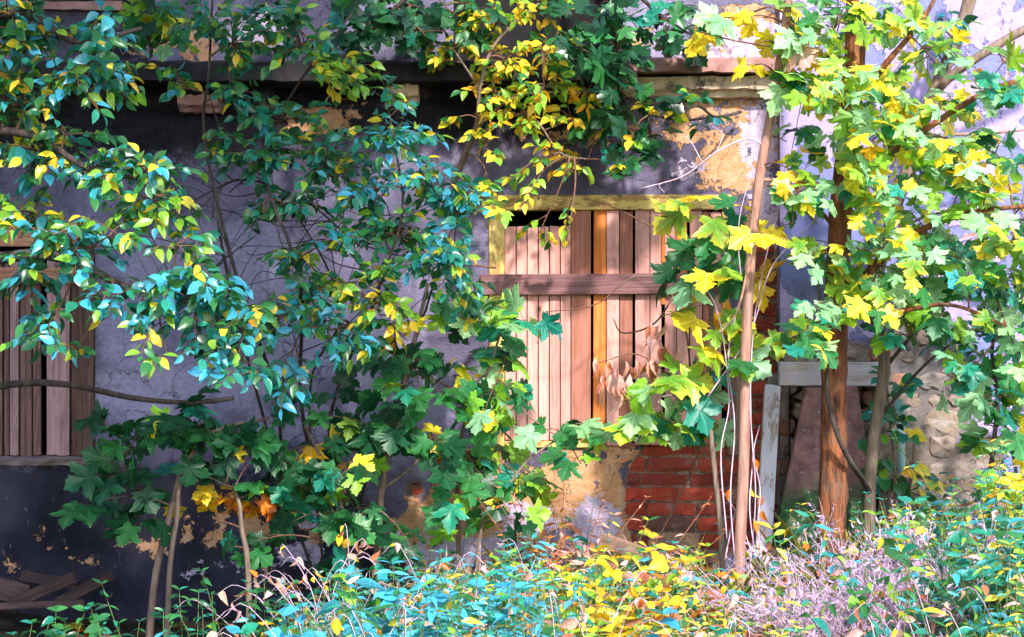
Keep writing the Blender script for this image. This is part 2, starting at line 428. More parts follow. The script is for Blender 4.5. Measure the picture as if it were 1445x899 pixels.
def attr_mat(name, rough=0.85, bump=0.006, nscale=45, var=0.6, lichen=None):
    m, nt, out = new_mat(name)
    a = N(nt, 'ShaderNodeAttribute', attribute_name='Col')
    tc = N(nt, 'ShaderNodeTexCoord')
    n1 = noise(nt, tc.outputs['Object'], nscale, 8, 0.7)
    v = math_(nt, 'MULTIPLY_ADD', n1, var * 2); v.node.inputs[2].default_value = 1 - var
    hsv = N(nt, 'ShaderNodeHueSaturation'); L(nt, a.outputs['Color'], hsv.inputs['Color']); L(nt, v, hsv.inputs['Value'])
    c = hsv.outputs[0]
    if lichen:
        c = mix(nt, math_(nt, 'MULTIPLY', smoothmask(nt, noise(nt, tc.outputs['Object'], 11, 8, 0.75), 0.52, 0.66), 0.7), c, lichen)
    principled(nt, out, c, rough, n1, bump, 0.2)
    return m

M['plaster'] = plaster_mat()
M['plaster_white'] = white_plaster_mat()
M['brick'] = attr_mat('weathered_red_brick', bump=.012, var=.75, lichen=(0.26, 0.19, 0.16))
M['stone'] = attr_mat('rubble_stone', lichen=(0.34, 0.31, 0.30))
def plain(name, c1, c2, sc=20, rough=0.85, bump=0.004, extra=None):
    m, nt, out = new_mat(name)
    tc = N(nt, 'ShaderNodeTexCoord')
    n1 = noise(nt, tc.outputs['Object'], sc, 8, 0.7)
    c = ramp(nt, n1, [(0.32, c1), (0.66, c2)])
    if extra:
        col, s, lo, hi = extra
        c = mix(nt, smoothmask(nt, noise(nt, tc.outputs['Object'], s, 8, 0.72), lo, hi), c, col)
    principled(nt, out, c, rough, n1, bump, 0.25)
    return m
M['void'] = plain('dark_room_interior', (0.004, 0.004, 0.005), (0.012, 0.011, 0.013), 6)
M['cornice_slab'] = plain('rusty_pink_cornice', (0.22, 0.10, 0.09), (0.42, 0.23, 0.20), 14, extra=((0.05, 0.03, 0.03), 5, 0.52, 0.66))
M['cornice_cream'] = plain('cream_moulding', (0.42, 0.30, 0.20), (0.66, 0.50, 0.36), 16, extra=((0.07, 0.06, 0.06), 5, 0.54, 0.64))
M['cornice_black'] = plain('black_moulding', (0.008, 0.007, 0.009), (0.035, 0.03, 0.034), 12, extra=((0.25, 0.17, 0.12), 7, 0.66, 0.7))  # almost black with sparse brown patches
M['yellow_paint'] = wood_mat('ochre_painted_wood', (0.50, 0.32, 0.10), (0.26, 0.14, 0.05), 'Z', paint=(0.62, 0.46, 0.15))
M['yellow_paint_x'] = wood_mat('ochre_painted_rail', (0.42, 0.25, 0.09), (0.16, 0.07, 0.035), 'X', paint=(0.58, 0.42, 0.14))
M['wood_pink'] = wood_mat('pinkish_bare_board', (0.66, 0.335, 0.295), (0.50, 0.22, 0.19), grime=(0.16, 0.075, 0.06), grime_amt=0.55)
M['wood_brown'] = wood_mat('brown_grained_board', (0.40, 0.165, 0.12), (0.28, 0.095, 0.06), grime_amt=0.15)
M['wood_orange'] = wood_mat('orange_new_board', (0.70, 0.22, 0.05), (0.48, 0.12, 0.025), grime_amt=0.06)
M['wood_bar'] = wood_mat('greyed_crossbar', (0.19, 0.092, 0.095), (0.11, 0.046, 0.05), 'X', grime_amt=0.5)
M['wood_dark'] = wood_mat('dark_weathered_board', (0.19, 0.095, 0.08), (0.075, 0.036, 0.03), grime_amt=0.6)
M['wood_dark_pale'] = wood_mat('pale_weathered_board', (0.34, 0.20, 0.195), (0.19, 0.10, 0.098), grime_amt=0.4)
M['wood_jamb'] = wood_mat('dark_brown_jamb', (0.14, 0.07, 0.05), (0.05, 0.025, 0.02), grime_amt=0.5)
M['wood_bar_orange'] = wood_mat('orange_brown_rail', (0.42, 0.20, 0.12), (0.22, 0.09, 0.055), 'X', grime_amt=0.4)
M['wood_white'] = wood_mat('lilac_white_painted_board', (0.45, 0.36, 0.34), (0.25, 0.18, 0.16), paint=(0.54, 0.50, 0.60), wear=.45)
M['wood_white_x'] = wood_mat('white_painted_beam', (0.5, 0.42, 0.40), (0.28, 0.2, 0.2), 'X', paint=(0.46, 0.41, 0.48), wear=.46)
M['wood_rot'] = wood_mat('rotten_dark_board', (0.075, 0.04, 0.038), (0.02, 0.012, 0.012), grime_amt=0.6)
M['wood_grey'] = wood_mat('grey_rotten_board', (0.26, 0.20, 0.19), (0.09, 0.06, 0.055), 'X', grime_amt=0.6)
M['wood_grey_z'] = wood_mat('grey_brown_post', (0.36, 0.22, 0.17), (0.16, 0.085, 0.07), 'Z', grime_amt=0.5)

# ---- the house
house = thing('derelict_house', 'old derelict house facade with peeling grey and ochre plaster and boarded windows', 'building')
BAYX = WX(1098)
WIN_C = (WX(692), WX(1027), WZ(630), WZ(277))
WIN_L = (WX(-130), WX(134), WZ(646), WZ(312))
WIN_U = (WX(640), WX(877), WZ(88), WZ(-420))
WIN_UL = (WX(-60), WX(205), WZ(14), WZ(-420))
holes = [WIN_C, WIN_L, WIN_U, WIN_UL]
def push_main(X, Z):
    b = ss(-0.012, 0.016, field(X, Z, BRICK)) * 0.034
    r = ss(-0.02, 0.03, field(X, Z, RECESS)) * 0.09
    wav = 0.006 * np.sin(3.1 * X + 1) * np.sin(2.3 * Z) + 0.003 * np.sin(9 * X + 4 * Z)
    return b + r + wav
me = wall_sheet(-6.0, BAYX, -0.4, 5.6, 0.02, holes, 0.0, push_main,
                {'ochre': lambda X, Z: field(X, Z, OCHRE), 'white': lambda X, Z: field(X, Z, WHITE), 'shade_damp': lambda X, Z: field(X, Z, SHADE_DAMP),
                 'plinth': lambda X, Z: field(X, Z, PLINTH), 'pale': lambda X, Z: field(X, Z, PALEC), 'brick': lambda X, Z: field(X, Z, BRICK)})
link('wall', me, M['plaster'], house)

BAYY = -0.06
CELLAR = (WX(1112), WX(1236), WZ(800), WZ(543))
STONE = [(1330, 560, 40, 70), (1290, 600, 60, 110), (1330, 680, 50, 60), (1260, 520, 50, 40), (1250, 680, 60, 120), (1190, 520, 110, 36), (1140, 505, 50, 50), (1120, 600, 40, 140), (1390, 640, 18, 24), (1280, 470, 30, 40)]
DAMP = [(1270, 500, 50, 60), (1310, 540, 40, 70), (1290, 440, 36, 40), (1150, 420, 40, 30)]
def push_bay(X, Z): return ss(-0.02, 0.02, field(X, Z, STONE)) * 0.045 + 0.005 * np.sin(4 * X) * np.sin(3 * Z)
me = wall_sheet(BAYX, 6.0, -0.4, 5.6, 0.02, [CELLAR], BAYY, push_bay, {'stone': lambda X, Z: field(X, Z, STONE), 'damp': lambda X, Z: field(X, Z, DAMP)})
# return of the bay into the main wall
bm = bmesh.new(); bm.from_mesh(me)
vs = [bm.verts.new(p) for p in ((BAYX, BAYY, -0.4), (BAYX, BAYY, 5.6), (BAYX, 0.06, 5.6), (BAYX, 0.06, -0.4))]
bm.faces.new(vs); bm.to_mesh(me); bm.free()
o = link('bay_wall', me, M['plaster_white'], house); o['label'] = 'pale lilac plaster wall with exposed rubble stone low down'

def reveal(name, hole, y0, depth, mat, back=True):
    x0, x1, z0, z1 = hole
    bm = bmesh.new()
    y1 = y0 + depth
    def q(*p): bm.faces.new([bm.verts.new(v) for v in p])
    q((x0, y0, z0), (x0, y1, z0), (x0, y1, z1), (x0, y0, z1))
    q((x1, y0, z0), (x1, y0, z1), (x1, y1, z1), (x1, y1, z0))
    q((x0, y0, z0), (x1, y0, z0), (x1, y1, z0), (x0, y1, z0))
    q((x0, y0, z1), (x0, y1, z1), (x1, y1, z1), (x1, y0, z1))
    if back: q((x0, y1, z0), (x1, y1, z0), (x1, y1, z1), (x0, y1, z1))
    return bm_obj(name, bm, mat, house)
reveal('window_recess', WIN_C, 0.002, 0.5, M['void'])
reveal('window_recess', WIN_L, 0.002, 0.5, M['void'])
reveal('window_recess', WIN_U, 0.002, 0.4, M['void'])
reveal('window_recess', WIN_UL, 0.002, 0.4, M['void'])
reveal('cellar_recess', CELLAR, BAYY + 0.0, 0.30, M['void'])

# bricks in the bare places
def bricks(xa, xb, label):
    V = []; F = []; C = []
    cols = [(0.33, 0.042, 0.022), (0.38, 0.06, 0.034), (0.22, 0.04, 0.028), (0.40, 0.10, 0.055), (0.26, 0.13, 0.10), (0.36, 0.22, 0.14), (0.14, 0.06, 0.05)]
    row = 0
    z = WZ(815)
    while z < WZ(320):
        h = random.uniform(0.056, 0.066)
        x = xa + (row % 2) * 0.12 + random.uniform(-.02, .02)
        while x < xb - 0.01:
            w = random.choice([0.235, 0.235, 0.115]) * random.uniform(0.94, 1.04)
            x1 = min(x + w, xb - 0.004)
            xc = (x + x1) / 2; zc = z + h / 2
            inside = (field(np.array([[xc]]), np.array([[zc]]), BRICK)[0, 0] > -0.10)
            in_win = WIN_C[0] - .02 < xc < WIN_C[1] + .02 and zc > WIN_C[2] - 0.01 and zc < WIN_C[3] + .02
            if inside and not in_win and x1 - x > .04:
                yf = random.uniform(0.002, 0.022)
                k = len(V); n = 6
                g = [(i, j) for j in range(4) for i in range(n)]
                for (i, j) in g:
                    edge = i in (0, n - 1) or j in (0, 3)
                    V.append((x + (x1 - x) * i / (n - 1) + (random.uniform(-.007, .007) if edge else 0), yf + (0.006 if edge else 0) + random.uniform(-.003, .003), z + h * j / 3 + (random.uniform(-.006, .006))))
                for j in range(3):
                    for i in range(n - 1):
                        a = k + j * n + i
                        F.append((a, a + 1, a + n + 1, a + n))
                # skirt back into the wall
                ring = [k + i for i in range(n)] + [k + j * n + n - 1 for j in range(1, 4)] + [k + 3 * n + i for i in range(n - 2, -1, -1)] + [k + j * n for j in range(2, 0, -1)]
                b0 = len(V)
                for r in ring: V.append((V[r][0], V[r][1] + 0.06, V[r][2]))
                for t in range(len(ring)):
                    t2 = (t + 1) % len(ring)
                    F.append((ring[t], b0 + t, b0 + t2, ring[t2]))
                low = zc < WZ(690)
                c = random.choice(cols[4:] + cols[:3] if low and random.random() < .55 else cols[:4])
                v = random.uniform(0.8, 1.25)
                C += [tuple(np.array(c) * v)] * (len(V) - k)
            x = x1 + random.uniform(0.009, 0.014)
        z += h + random.uniform(0.010, 0.015); row += 1
    me = bpy.data.meshes.new('brickwork'); me.from_pydata(V, [], F); set_col(me, np.array(C))
    o = link('brickwork', me, M['brick'], house)
    o['label'] = label
bricks(WX(540), WX(720), 'small bare brick patch at the lower left corner of the middle window')
bricks(WX(840), BAYX, 'bare red brickwork below and beside the boarded window')

def stones(name, region, n, x0, x1, z0, z1, yf, label=None, cols=None, rmin=0.035, rmax=0.085):
    """irregular rubble: relaxed random centres, each an uneven low dome"""
    cols = cols or [(0.22, 0.165, 0.135), (0.16, 0.12, 0.10), (0.25, 0.21, 0.20), (0.22, 0.11, 0.08), (0.12, 0.10, 0.10), (0.28, 0.21, 0.16)]
    pts = []
    for _ in range(6000):
        p = (random.uniform(x0, x1), random.uniform(z0, z1)); r = random.uniform(rmin, rmax)
        if region is not None and field(np.array([[p[0]]]), np.array([[p[1]]]), region)[0, 0] < -0.03: continue
        if all(((p[0] - q[0]) / 1.45) ** 2 + (p[1] - q[1]) ** 2 > (0.86 * (r + q[2])) ** 2 for q in pts): pts.append((*p, r))
        if len(pts) >= n: break
    V = []; F = []; C = []
    for (x, z, r) in pts:
        k = len(V); m = 11
        c = np.array(random.choice(cols)) * random.uniform(.75, 1.2)
        ph = random.random() * 6; y = yf + random.uniform(-.006, .018)
        rad = [r * random.uniform(0.74, 1.18) for _ in range(m)]
        V.append((x, y - 0.012, z))
        for s, dy in ((0.6, -0.010), (0.9, 0.0), (1.0, 0.06)):
            for i in range(m):
                a = i * 2 * math.pi / m
                sq = 1 / max(abs(math.cos(a + ph * .1)), abs(math.sin(a + ph * .1))) ** 0.8
                V.append((x + 1.35 * rad[i] * s * sq * math.cos(a), y + dy + random.uniform(-.005, .005), z + rad[i] * s * sq * math.sin(a)))
        for i in range(m):
            j = (i + 1) % m
            F.append((k, k + 1 + i, k + 1 + j))
            for t in range(2):
                F.append((k + 1 + t * m + i, k + 1 + (t + 1) * m + i, k + 1 + (t + 1) * m + j, k + 1 + t * m + j))
        C += [tuple(c)] * (len(V) - k)
    me = bpy.data.meshes.new(name); me.from_pydata(V, [], F); set_col(me, np.array(C))
    o = link(name, me, M['stone'], house)
    if label: o['label'] = label
stones('rubble_stonework', STONE, 150, WX(1102), WX(1400), WZ(800), WZ(440), BAYY + 0.042, 'bare rubble stonework around the cellar opening')
stones('cellar_back_wall', None, 60, CELLAR[0] - .02, CELLAR[1] + .02, CELLAR[2], CELLAR[3], BAYY + 0.17, 'dark rubble at the back of the cellar opening')

# cornice
def strip(name, x0, x1, prof, mat, step=0.05, jit=0.004, label=None):
    """a moulding: profile (y,z) run along x with slight wear"""
    xs = np.arange(x0, x1 + 1e-6, step); xs[-1] = x1
    V = []; F = []; n = len(prof)
    for x in xs:
        for (y, z) in prof: V.append((x, y + random.uniform(-jit, jit), z + random.uniform(-jit, jit)))
    for i in range(len(xs) - 1):
        for j in range(n - 1):
            a = i * n + j; F.append((a, a + n, a + n + 1, a + 1))
    F.append(tuple(range(n))); F.append(tuple(reversed(range((len(xs) - 1) * n, len(xs) * n))))
    me = bpy.data.meshes.new(name); me.from_pydata(V, [], F)
    o = link(name, me, mat, house)
    if label: o['label'] = label
    return o
zt, zb = WZ(87), WZ(108)
slab = lambda d, a, b: [(0.05, b), (-d, b), (-d, a - 0.012), (-d + 0.02, a), (0.05, a + 0.02)]
strip('cornice_slab', WX(848), WX(1097), slab(0.16, zt, zb), M['cornice_slab'], label='rusty pink cornice slab')
strip('cornice_slab', -6, WX(846), slab(0.20, WZ(94), WZ(122)), M['cornice_black'], label='black cornice slab')
fas = lambda d, a, b: [(0.05, b), (-d * .45, b), (-d * .6, b + .02), (-d * .9, b + .03), (-d, a), (0.05, a)]
strip('cornice_moulding', WX(852), WX(1097), fas(0.10, WZ(112), WZ(138)), M['cornice_cream'], jit=0.006, label='cream moulding under the cornice')
strip('cornice_moulding', WX(547), WX(592), fas(0.11, WZ(123), WZ(148)), M['cornice_cream'], step=.02, jit=0.006, label='broken stub of cream moulding')
strip('cornice_moulding', WX(256), WX(312), fas(0.10, WZ(138), WZ(160)), M['cornice_slab'], step=.02, jit=0.006, label='broken stub of pinkish moulding')
strip('window_sill', WX(-140), WX(140), [(0.05, WZ(656)), (-0.03, WZ(656)), (-0.045, WZ(648)), (0.05, WZ(644))], M['wood_grey'], label='dark sill with flaking white paint')
strip('window_sill', WX(-70), WX(215), [(0.05, WZ(16)), (-0.05, WZ(16)), (-0.05, WZ(4)), (0.05, WZ(2))], M['cornice_slab'], label='rusty red sill of the upper window')

# ---- boarded window in the middle
def frame_bm(pieces):
    bm = bmesh.new()
    for p in pieces: box_bm(bm, *p, bevel=0.004, jit=0.002)
    return bm
win = bm_obj('boarded_window', frame_bm([(WX(690), WX(712), -0.018, 0.10, WZ(631), WZ(299))]), M['yellow_paint'], house)
win['label'] = 'window boarded with upright pinkish planks in a peeling yellow frame'
board('top_rail', M['yellow_paint_x'], win, (WX(861), 0.03, WZ(286)), (1032 - 690) / PPM, 21 / PPM, 0.11, (0, math.radians(-0.2), 0))
board('bottom_rail', M['yellow_paint_x'], win, (WX(775), 0.03, WZ(627)), (850 - 713) / PPM, 9 / PPM, 0.09)
board('jamb', M['yellow_paint'], win, (WX(1024), 0.035, WZ(380)), 11 / PPM, 165 / PPM, 0.09)
board('jamb', M['wood_grey_z'], win, (WX(1038), -0.02, WZ(540)), 22 / PPM, 205 / PPM, 0.05, (0, math.radians(0.4), 0), ragged=.01)
def plank(x0, x1, y0, y1, mat, tilt=0.0, dy=0.0):
    o = board('plank', mat, win, (WX((x0 + x1) / 2), 0.012 + dy + random.uniform(-.004, .004), WZ((y0 + y1) / 2)), (x1 - x0) / PPM, (y1 - y0) / PPM, 0.022,
              (random.uniform(-.004, .004), math.radians(tilt), random.uniform(-.02, .02)), bevel=0.002, ragged=.004, cuts=2)
    return o
x = 713.0
for k in range(6):
    w = 15.0 + random.uniform(-.4, .5)
    plank(x, x + w - 0.9, 320 + random.uniform(-1, 1.5), 621, M['wood_pink']); x += w + .45
plank(806, 833.5, 297, 631, M['wood_brown'], 0, -.012)
plank(837.5, 855, 297, 621, M['wood_orange'], 0.25)
plank(856, 873.5, 297, 630, M['wood_pink'])
plank(874.5, 892.5, 298, 632, M['wood_brown'], 0.15)
plank(896.5, 916.5, 296, 628, M['wood_pink'])
plank(917.5, 933.5, 297, 628, M['wood_pink'])
plank(933.0, 938.5, 296, 430, M['wood_orange'], 0, -.014)
plank(938.5, 954, 296, 627, M['wood_pink'])
plank(954.5, 970, 297, 440, M['wood_orange'], -1.3, -.012)
plank(955, 972, 400, 627, M['wood_pink'], .1)
plank(974, 991, 297, 627, M['wood_pink'], -.1)
plank(992, 1003, 299, 626, M['wood_brown'])
plank(1003.5, 1018, 299, 627, M['wood_pink'], -.2)
board('crossbar', M['wood_bar'], win, (WX(857), -0.022, WZ(401)), (1036 - 678) / PPM, 29 / PPM, 0.028, (0, math.radians(-0.35), 0))
# ---- boarded window at the left
winl = bm_obj('boarded_window', frame_bm([(WX(112), WX(133), -0.01, 0.10, WZ(645), WZ(313))]), M['wood_jamb'], house)
winl['label'] = 'window boarded with dark weathered planks at the left edge'
board('top_rail', M['wood_bar_orange'], winl, (WX(0), 0.02, WZ(331)), 222 / PPM, 34 / PPM, 0.08)
for (x0, x1, mt) in ((-128, -104, 'wood_dark'), (-103, -80, 'wood_dark_pale'), (-79, -58, 'wood_dark'), (-57, -38, 'wood_dark'), (-37, -18, 'wood_dark_pale'), (-17, 2, 'wood_dark'), (3, 11, 'wood_dark'),
                     (12, 25, 'wood_dark_pale'), (26, 43, 'wood_dark'), (44, 56, 'wood_dark'), (64, 97, 'wood_dark_pale')):
    board('plank', M[mt], winl, (WX((x0 + x1) / 2), 0.03 + random.uniform(-.004, .004), WZ(499)), (x1 - x0 - 1) / PPM, 288 / PPM, 0.022, (0, random.uniform(-.003, .003), random.uniform(-.02, .02)), bevel=.002, ragged=.006, cuts=2)
board('plank', M['wood_jamb'], winl, (WX(105), 0.035, WZ(500)), 13 / PPM, 288 / PPM, 0.02)
board('crossbar', M['wood_bar_orange'], winl, (WX(-10), -0.004, WZ(389)), 236 / PPM, 23 / PPM, 0.03)
# lintel over the cellar opening
board('lintel_board', M['wood_white_x'], house, (WX(1168), BAYY - 0.012, WZ(527)), 146 / PPM, 33 / PPM, 0.05, (0, math.radians(0.3), 0), ragged=0)
board('lintel_block', M['wood_jamb'], house, (WX(1238), BAYY + 0.0, WZ(528)), 9 / PPM, 34 / PPM, 0.05)

# ---- loose timber
def loose(name, label, mat, a, b, w, d, group=None, cat='plank', cuts=0, ragged=.006):
    """a board from point a to point b (own local z along its length)"""
    a = np.array(a); b = np.array(b); dv = Vector(b - a); ln = dv.length
    o = board(name, mat, None, tuple((a + b) / 2), w, ln, d, ragged=ragged, cuts=cuts or 2, bevel=.003)
    o.rotation_mode = 'QUATERNION'
    zax = dv.normalized(); yax = Vector((0, 1, 0)); xax = yax.cross(zax).normalized(); yax = zax.cross(xax)
    o.rotation_quaternion = Matrix((xax, yax, zax)).transposed().to_quaternion()
    return tag(o, label, cat, group)
loose('painted_plank', 'lilac white painted plank standing upright against the bricks beside the cellar opening', M['wood_white'], P(1075, 815, -0.34), P(1090, 545, -0.13), 0.073, 0.03)
loose('timber_beam', 'rough timber beam lying across the foot of the cellar opening', M['wood_grey_z'], P(1085, 779, -0.20), P(1240, 781, -0.2), 0.055, 0.06, cat='beam')
gb = 'broken boards heaped at the foot of the wall'
loose('broken_board', 'reddish broken board lying furthest up against the dark wall', M['wood_rot'], P(30, 812, -0.10), P(110, 826, -0.14), .05, .025, gb, 'board')
loose('broken_board', 'dark board slanting up towards a reddish one at the wall foot', M['wood_rot'], P(15, 852, -0.45), P(105, 815, -0.20), .055, .022, gb, 'board')
loose('broken_board', 'pale split board with a jagged end propped on the heap', M['wood_rot'], P(88, 848, -0.42), P(152, 813, -0.22), .05, .022, gb, 'board', ragged=.03)
loose('broken_board', 'long thin board lying flat along the front of the heap', M['wood_rot'], P(-60, 858, -0.5), P(118, 851, -0.5), .03, .02, gb, 'board')
loose('broken_board', 'wide grey board lying at the left end of the heap', M['wood_rot'], P(-50, 815, -0.2), P(40, 842, -0.35), .10, .022, gb, 'board')
loose('grey_beam', 'squared grey beam half buried in weeds below the bricks', M['wood_grey_z'], P(850, 762, -0.55), P(945, 795, -0.75), .06, .06, None, 'beam')
# leaning slab: a tapered flagstone, mossy at the foot
def slab_mat():
    m, nt, out = new_mat('mossy_brown_slab')
    tc = N(nt, 'ShaderNodeTexCoord'); co = tc.outputs['Object']
    n1 = noise(nt, co, 14, 8, 0.7); n2 = noise(nt, co, 30, 6, .7)
    c = ramp(nt, n1, [(0.3, (0.09, 0.05, 0.05)), (0.7, (0.34, 0.16, 0.165))])
    sp = N(nt, 'ShaderNodeSeparateXYZ'); L(nt, co, sp.inputs[0])
    g = math_(nt, 'SUBTRACT', math_(nt, 'MULTIPLY', math_(nt, 'SUBTRACT', n1, 0.5), 0.45), sp.outputs['Z'])
    c = mix(nt, smoothmask(nt, g, -0.36, -0.20), c, ramp(nt, n2, [(0.35, (0.008, 0.03, 0.014)), (0.6, (0.03, 0.085, 0.03)), (0.72, (0.36, 0.36, 0.34))]))
    fleck = smoothmask(nt, noise(nt, co, 26, 7, .75), 0.58, 0.64)
    c = mix(nt, math_(nt, 'MULTIPLY', fleck, .6), c, (0.46, 0.38, 0.38))
    principled(nt, out, c, 0.8, n1, 0.006)
    return m
def leaning_slab():
    base = P(1165, 772, -0.28)
    out2 = [(-78, 0), (78, 2), (74, 60), (60, 160), (52, 225), (-20, 222), (-26, 205), (-45, 120), (-66, 40)]
    k = (CAMD - 0.25) / CAMD / PPM
    bm = bmesh.new()
    tilt = 0.16
    fr = [bm.verts.new((x * k, z * k * tilt + random.uniform(-.003, .003), z * k)) for (x, z) in out2]
    bk = [bm.verts.new((x * k, z * k * tilt + 0.04, z * k)) for (x, z) in out2]
    bm.faces.new(fr); bm.faces.new(list(reversed(bk)))
    for i in range(len(fr)):
        j = (i + 1) % len(fr); bm.faces.new((fr[i], bk[i], bk[j], fr[j]))
    bmesh.ops.recalc_face_normals(bm, faces=bm.faces)
    bmesh.ops.bevel(bm, geom=list(bm.edges), offset=.005, segments=1, affect='EDGES')
    o = bm_obj('stone_slab', bm, slab_mat(), None, tuple(base))
    tag(o, 'tapered brownish stone slab with green moss leaning in the cellar opening', 'slab')
leaning_slab()
# thin pipe by the bay
tb = Tubes(12)
tb.add([P(1271, 585, -0.16), P(1272, 650, -0.16), P(1272, 790, -0.16)], 0.017)
o = tb.build('drain_pipe', plain('pale_teal_pipe', (0.20, 0.34, 0.32), (0.36, 0.52, 0.50), 20, .5, .002, ((0.2, 0.1, 0.06), 9, .58, .68)))
tb = None
tag(o, 'thin pale teal drain pipe upright against the rubble wall', 'pipe')

# ---------------------------------------------------------------- leaves
def outline_maple():
    h = [(-.07, .09), (-.13, .22), (-.16, .40), (-.04, .36), (.02, .47), (.09, .37), (.15, .32), (.22, .46), (.30, .52), (.36, .66), (.45, .77), (.48, .62), (.57, .60),
         (.54, .48), (.58, .40), (.50, .30), (.45, .18), (.58, .22), (.68, .34), (.72, .24), (.82, .25), (.86, .13), (1.0, 0.0)]
    return [(0.0, 0.0)] + h + [(x, -y) for x, y in reversed(h[:-1])]
def template(kind):
    """verts (n,3) with x along the leaf, and faces; edge flag 0..1 for colour"""
    if kind == 'maple':
        o = np.array(outline_maple()); nO = len(o); c = np.array([0.20, 0.0])
        V2 = np.vstack([o, c + (o - c) * .52, c[None]])
        V = np.zeros((len(V2), 3)); V[:, :2] = V2
        r = np.hypot(V[:, 0] - .2, V[:, 1]); ang = np.arctan2(V[:, 1], V[:, 0] - .2)
        tips = np.array([0.0, 1.26, -1.26, 2.3, -2.3])
        rib = np.min(np.abs((ang[:, None] - tips[None, :] + math.pi) % (2 * math.pi) - math.pi), axis=1)
        V[:, 2] = -.16 * r ** 2 + np.where(r > .02, .13 * np.minimum(rib, .5) * r, 0)
        F = []
        for i in range(nO):
            k = (i + 1) % nO
            F += [(i, nO + i, nO + k, k)[::-1], (nO + i, 2 * nO, nO + k)[::-1]]
        E = np.clip(r / .8, 0, 1) ** 1.3
        E[nO:2 * nO] = np.where(rib[nO:2 * nO] < .12, -.25, E[nO:2 * nO])
        return V, F, E
    if kind == 'ovate' or kind == 'lance' or kind == 'round':
        ts = np.array([0, .14, .34, .58, .8, 1.0])
        ws = {'ovate': [0, .19, .29, .26, .14, 0], 'lance': [0, .10, .155, .135, .07, 0], 'round': [0, .30, .42, .40, .22, 0]}[kind]
        V = []; E = []
        for t in ts: V.append((t, 0, -0.22 * t * t)); E.append(0.1)
        for s in (1, -1):
            for t, w in list(zip(ts, ws))[1:-1]:
                V.append((t + .02, s * w, -0.22 * t * t + 0.30 * w)); E.append(1)
        F = []
        for si in range(2):
            b = 6 + si * 4
            tri = [(0, 1, b)] + [(1 + i, 2 + i, b + 1 + i, b + i) for i in range(3)] + [(4, 5, b + 3)]
            F += tri if si == 1 else [tuple(reversed(f)) for f in tri]
        return np.array(V), F, np.array(E)
TPL = {k: template(k) for k in ('maple', 'ovate', 'lance', 'round')}

def nrm(a): return a / (np.linalg.norm(a, axis=-1, keepdims=True) + 1e-9)

class Leaves:
    def __init__(self, kind):
        self.kind = kind; self.pos = []; self.dir = []; self.nor = []; self.size = []; self.c0 = []; self.c1 = []; self.curl = []
    def add(self, pos, d, n, size, c0, c1, curl=1.0):
        self.pos.append(pos); self.dir.append(d); self.nor.append(n); self.size.append(size); self.c0.append(c0); self.c1.append(c1); self.curl.append(curl)
    def build(self, name, mat, parent=None, off=(0, 0, 0)):
        if not self.pos: return None
        T, F, E = TPL[self.kind]
        pos = np.array(self.pos) - np.asarray(off); d = nrm(np.array(self.dir)); n = np.array(self.nor)
        b = nrm(np.cross(n, d)); n = np.cross(d, b)
        s = np.array(self.size); curl = np.array(self.curl)
        k = len(T); Nn = len(pos)
        Tx = np.repeat(T[None], Nn, 0).copy()
        wid = rng.uniform(.82, 1.12, (Nn, 1)) * getattr(self, 'wscale', 1.0); Tx[:, :, 1] *= wid
        Tx[:, :, 2] *= curl[:, None]
        if self.kind == 'maple':
            full = rng.uniform(0, .38, (Nn, 1)) * (rng.random((Nn, 1)) < .7)
            dx = Tx[:, :, 0] - .2; rr = np.hypot(dx, Tx[:, :, 1]) + 1e-6
            tgt = np.where(np.arange(k) < (k - 1) // 2, .56, .30)[None, :]; tgt = np.where(np.arange(k)[None] == k - 1, 0, tgt); tgt = np.where(np.arange(k)[None] == 0, .2, tgt)
            f = 1 + full * (tgt / rr - 1); f[:, -1] = 1
            Tx[:, :, 0] = .2 + dx * f; Tx[:, :, 1] *= f
            q = rng.normal(0, .23, (3, Nn, 1))
            Tx[:, :, 2] += q[0] * Tx[:, :, 0] ** 2 + q[1] * Tx[:, :, 0] * Tx[:, :, 1] * 1.3 + q[2] * Tx[:, :, 1] ** 2 + rng.normal(0, .006, (Nn, k))
        Tx[:, :, 1] += rng.uniform(-.12, .12, (Nn, 1)) * Tx[:, :, 0] ** 2
        V = pos[:, None, :] + s[:, None, None] * (Tx[:, :, 0:1] * d[:, None] + Tx[:, :, 1:2] * b[:, None] + Tx[:, :, 2:3] * n[:, None])
        lo = np.concatenate([np.array(f) for f in F]); tot = np.array([len(f) for f in F]); st = np.r_[0, np.cumsum(tot)[:-1]]
        loops = (lo[None] + (np.arange(Nn) * k)[:, None]).ravel()
        starts = (st[None] + (np.arange(Nn) * len(lo))[:, None]).ravel()
        me = mesh_np(name, V.reshape(-1, 3), loops, starts, np.tile(tot, Nn), smooth=True)
        lx = me.attributes.new('Lxy', 'FLOAT_VECTOR', 'POINT')
        T3 = T.copy(); T3[:, 2] = 1.0 if self.kind == 'maple' else 0.0
        lx.data.foreach_set('vector', np.tile(T3.astype(np.float32), (Nn, 1)).ravel())
        c0 = np.array(self.c0); c1 = np.array(self.c1)
        Ee = np.maximum(E, 0)[None, :, None]
        C = (c0[:, None] * (1 - Ee) + c1[:, None] * Ee) * np.where(E < 0, 1.35, 1.0)[None, :, None]
        set_col(me, np.clip(C.reshape(-1, 3), 0.002, 0.95), A=np.tile(np.maximum(E, 0), Nn) * np.repeat(rng.uniform(.55, 1.12, Nn), k))
        return link(name, me, mat, parent)

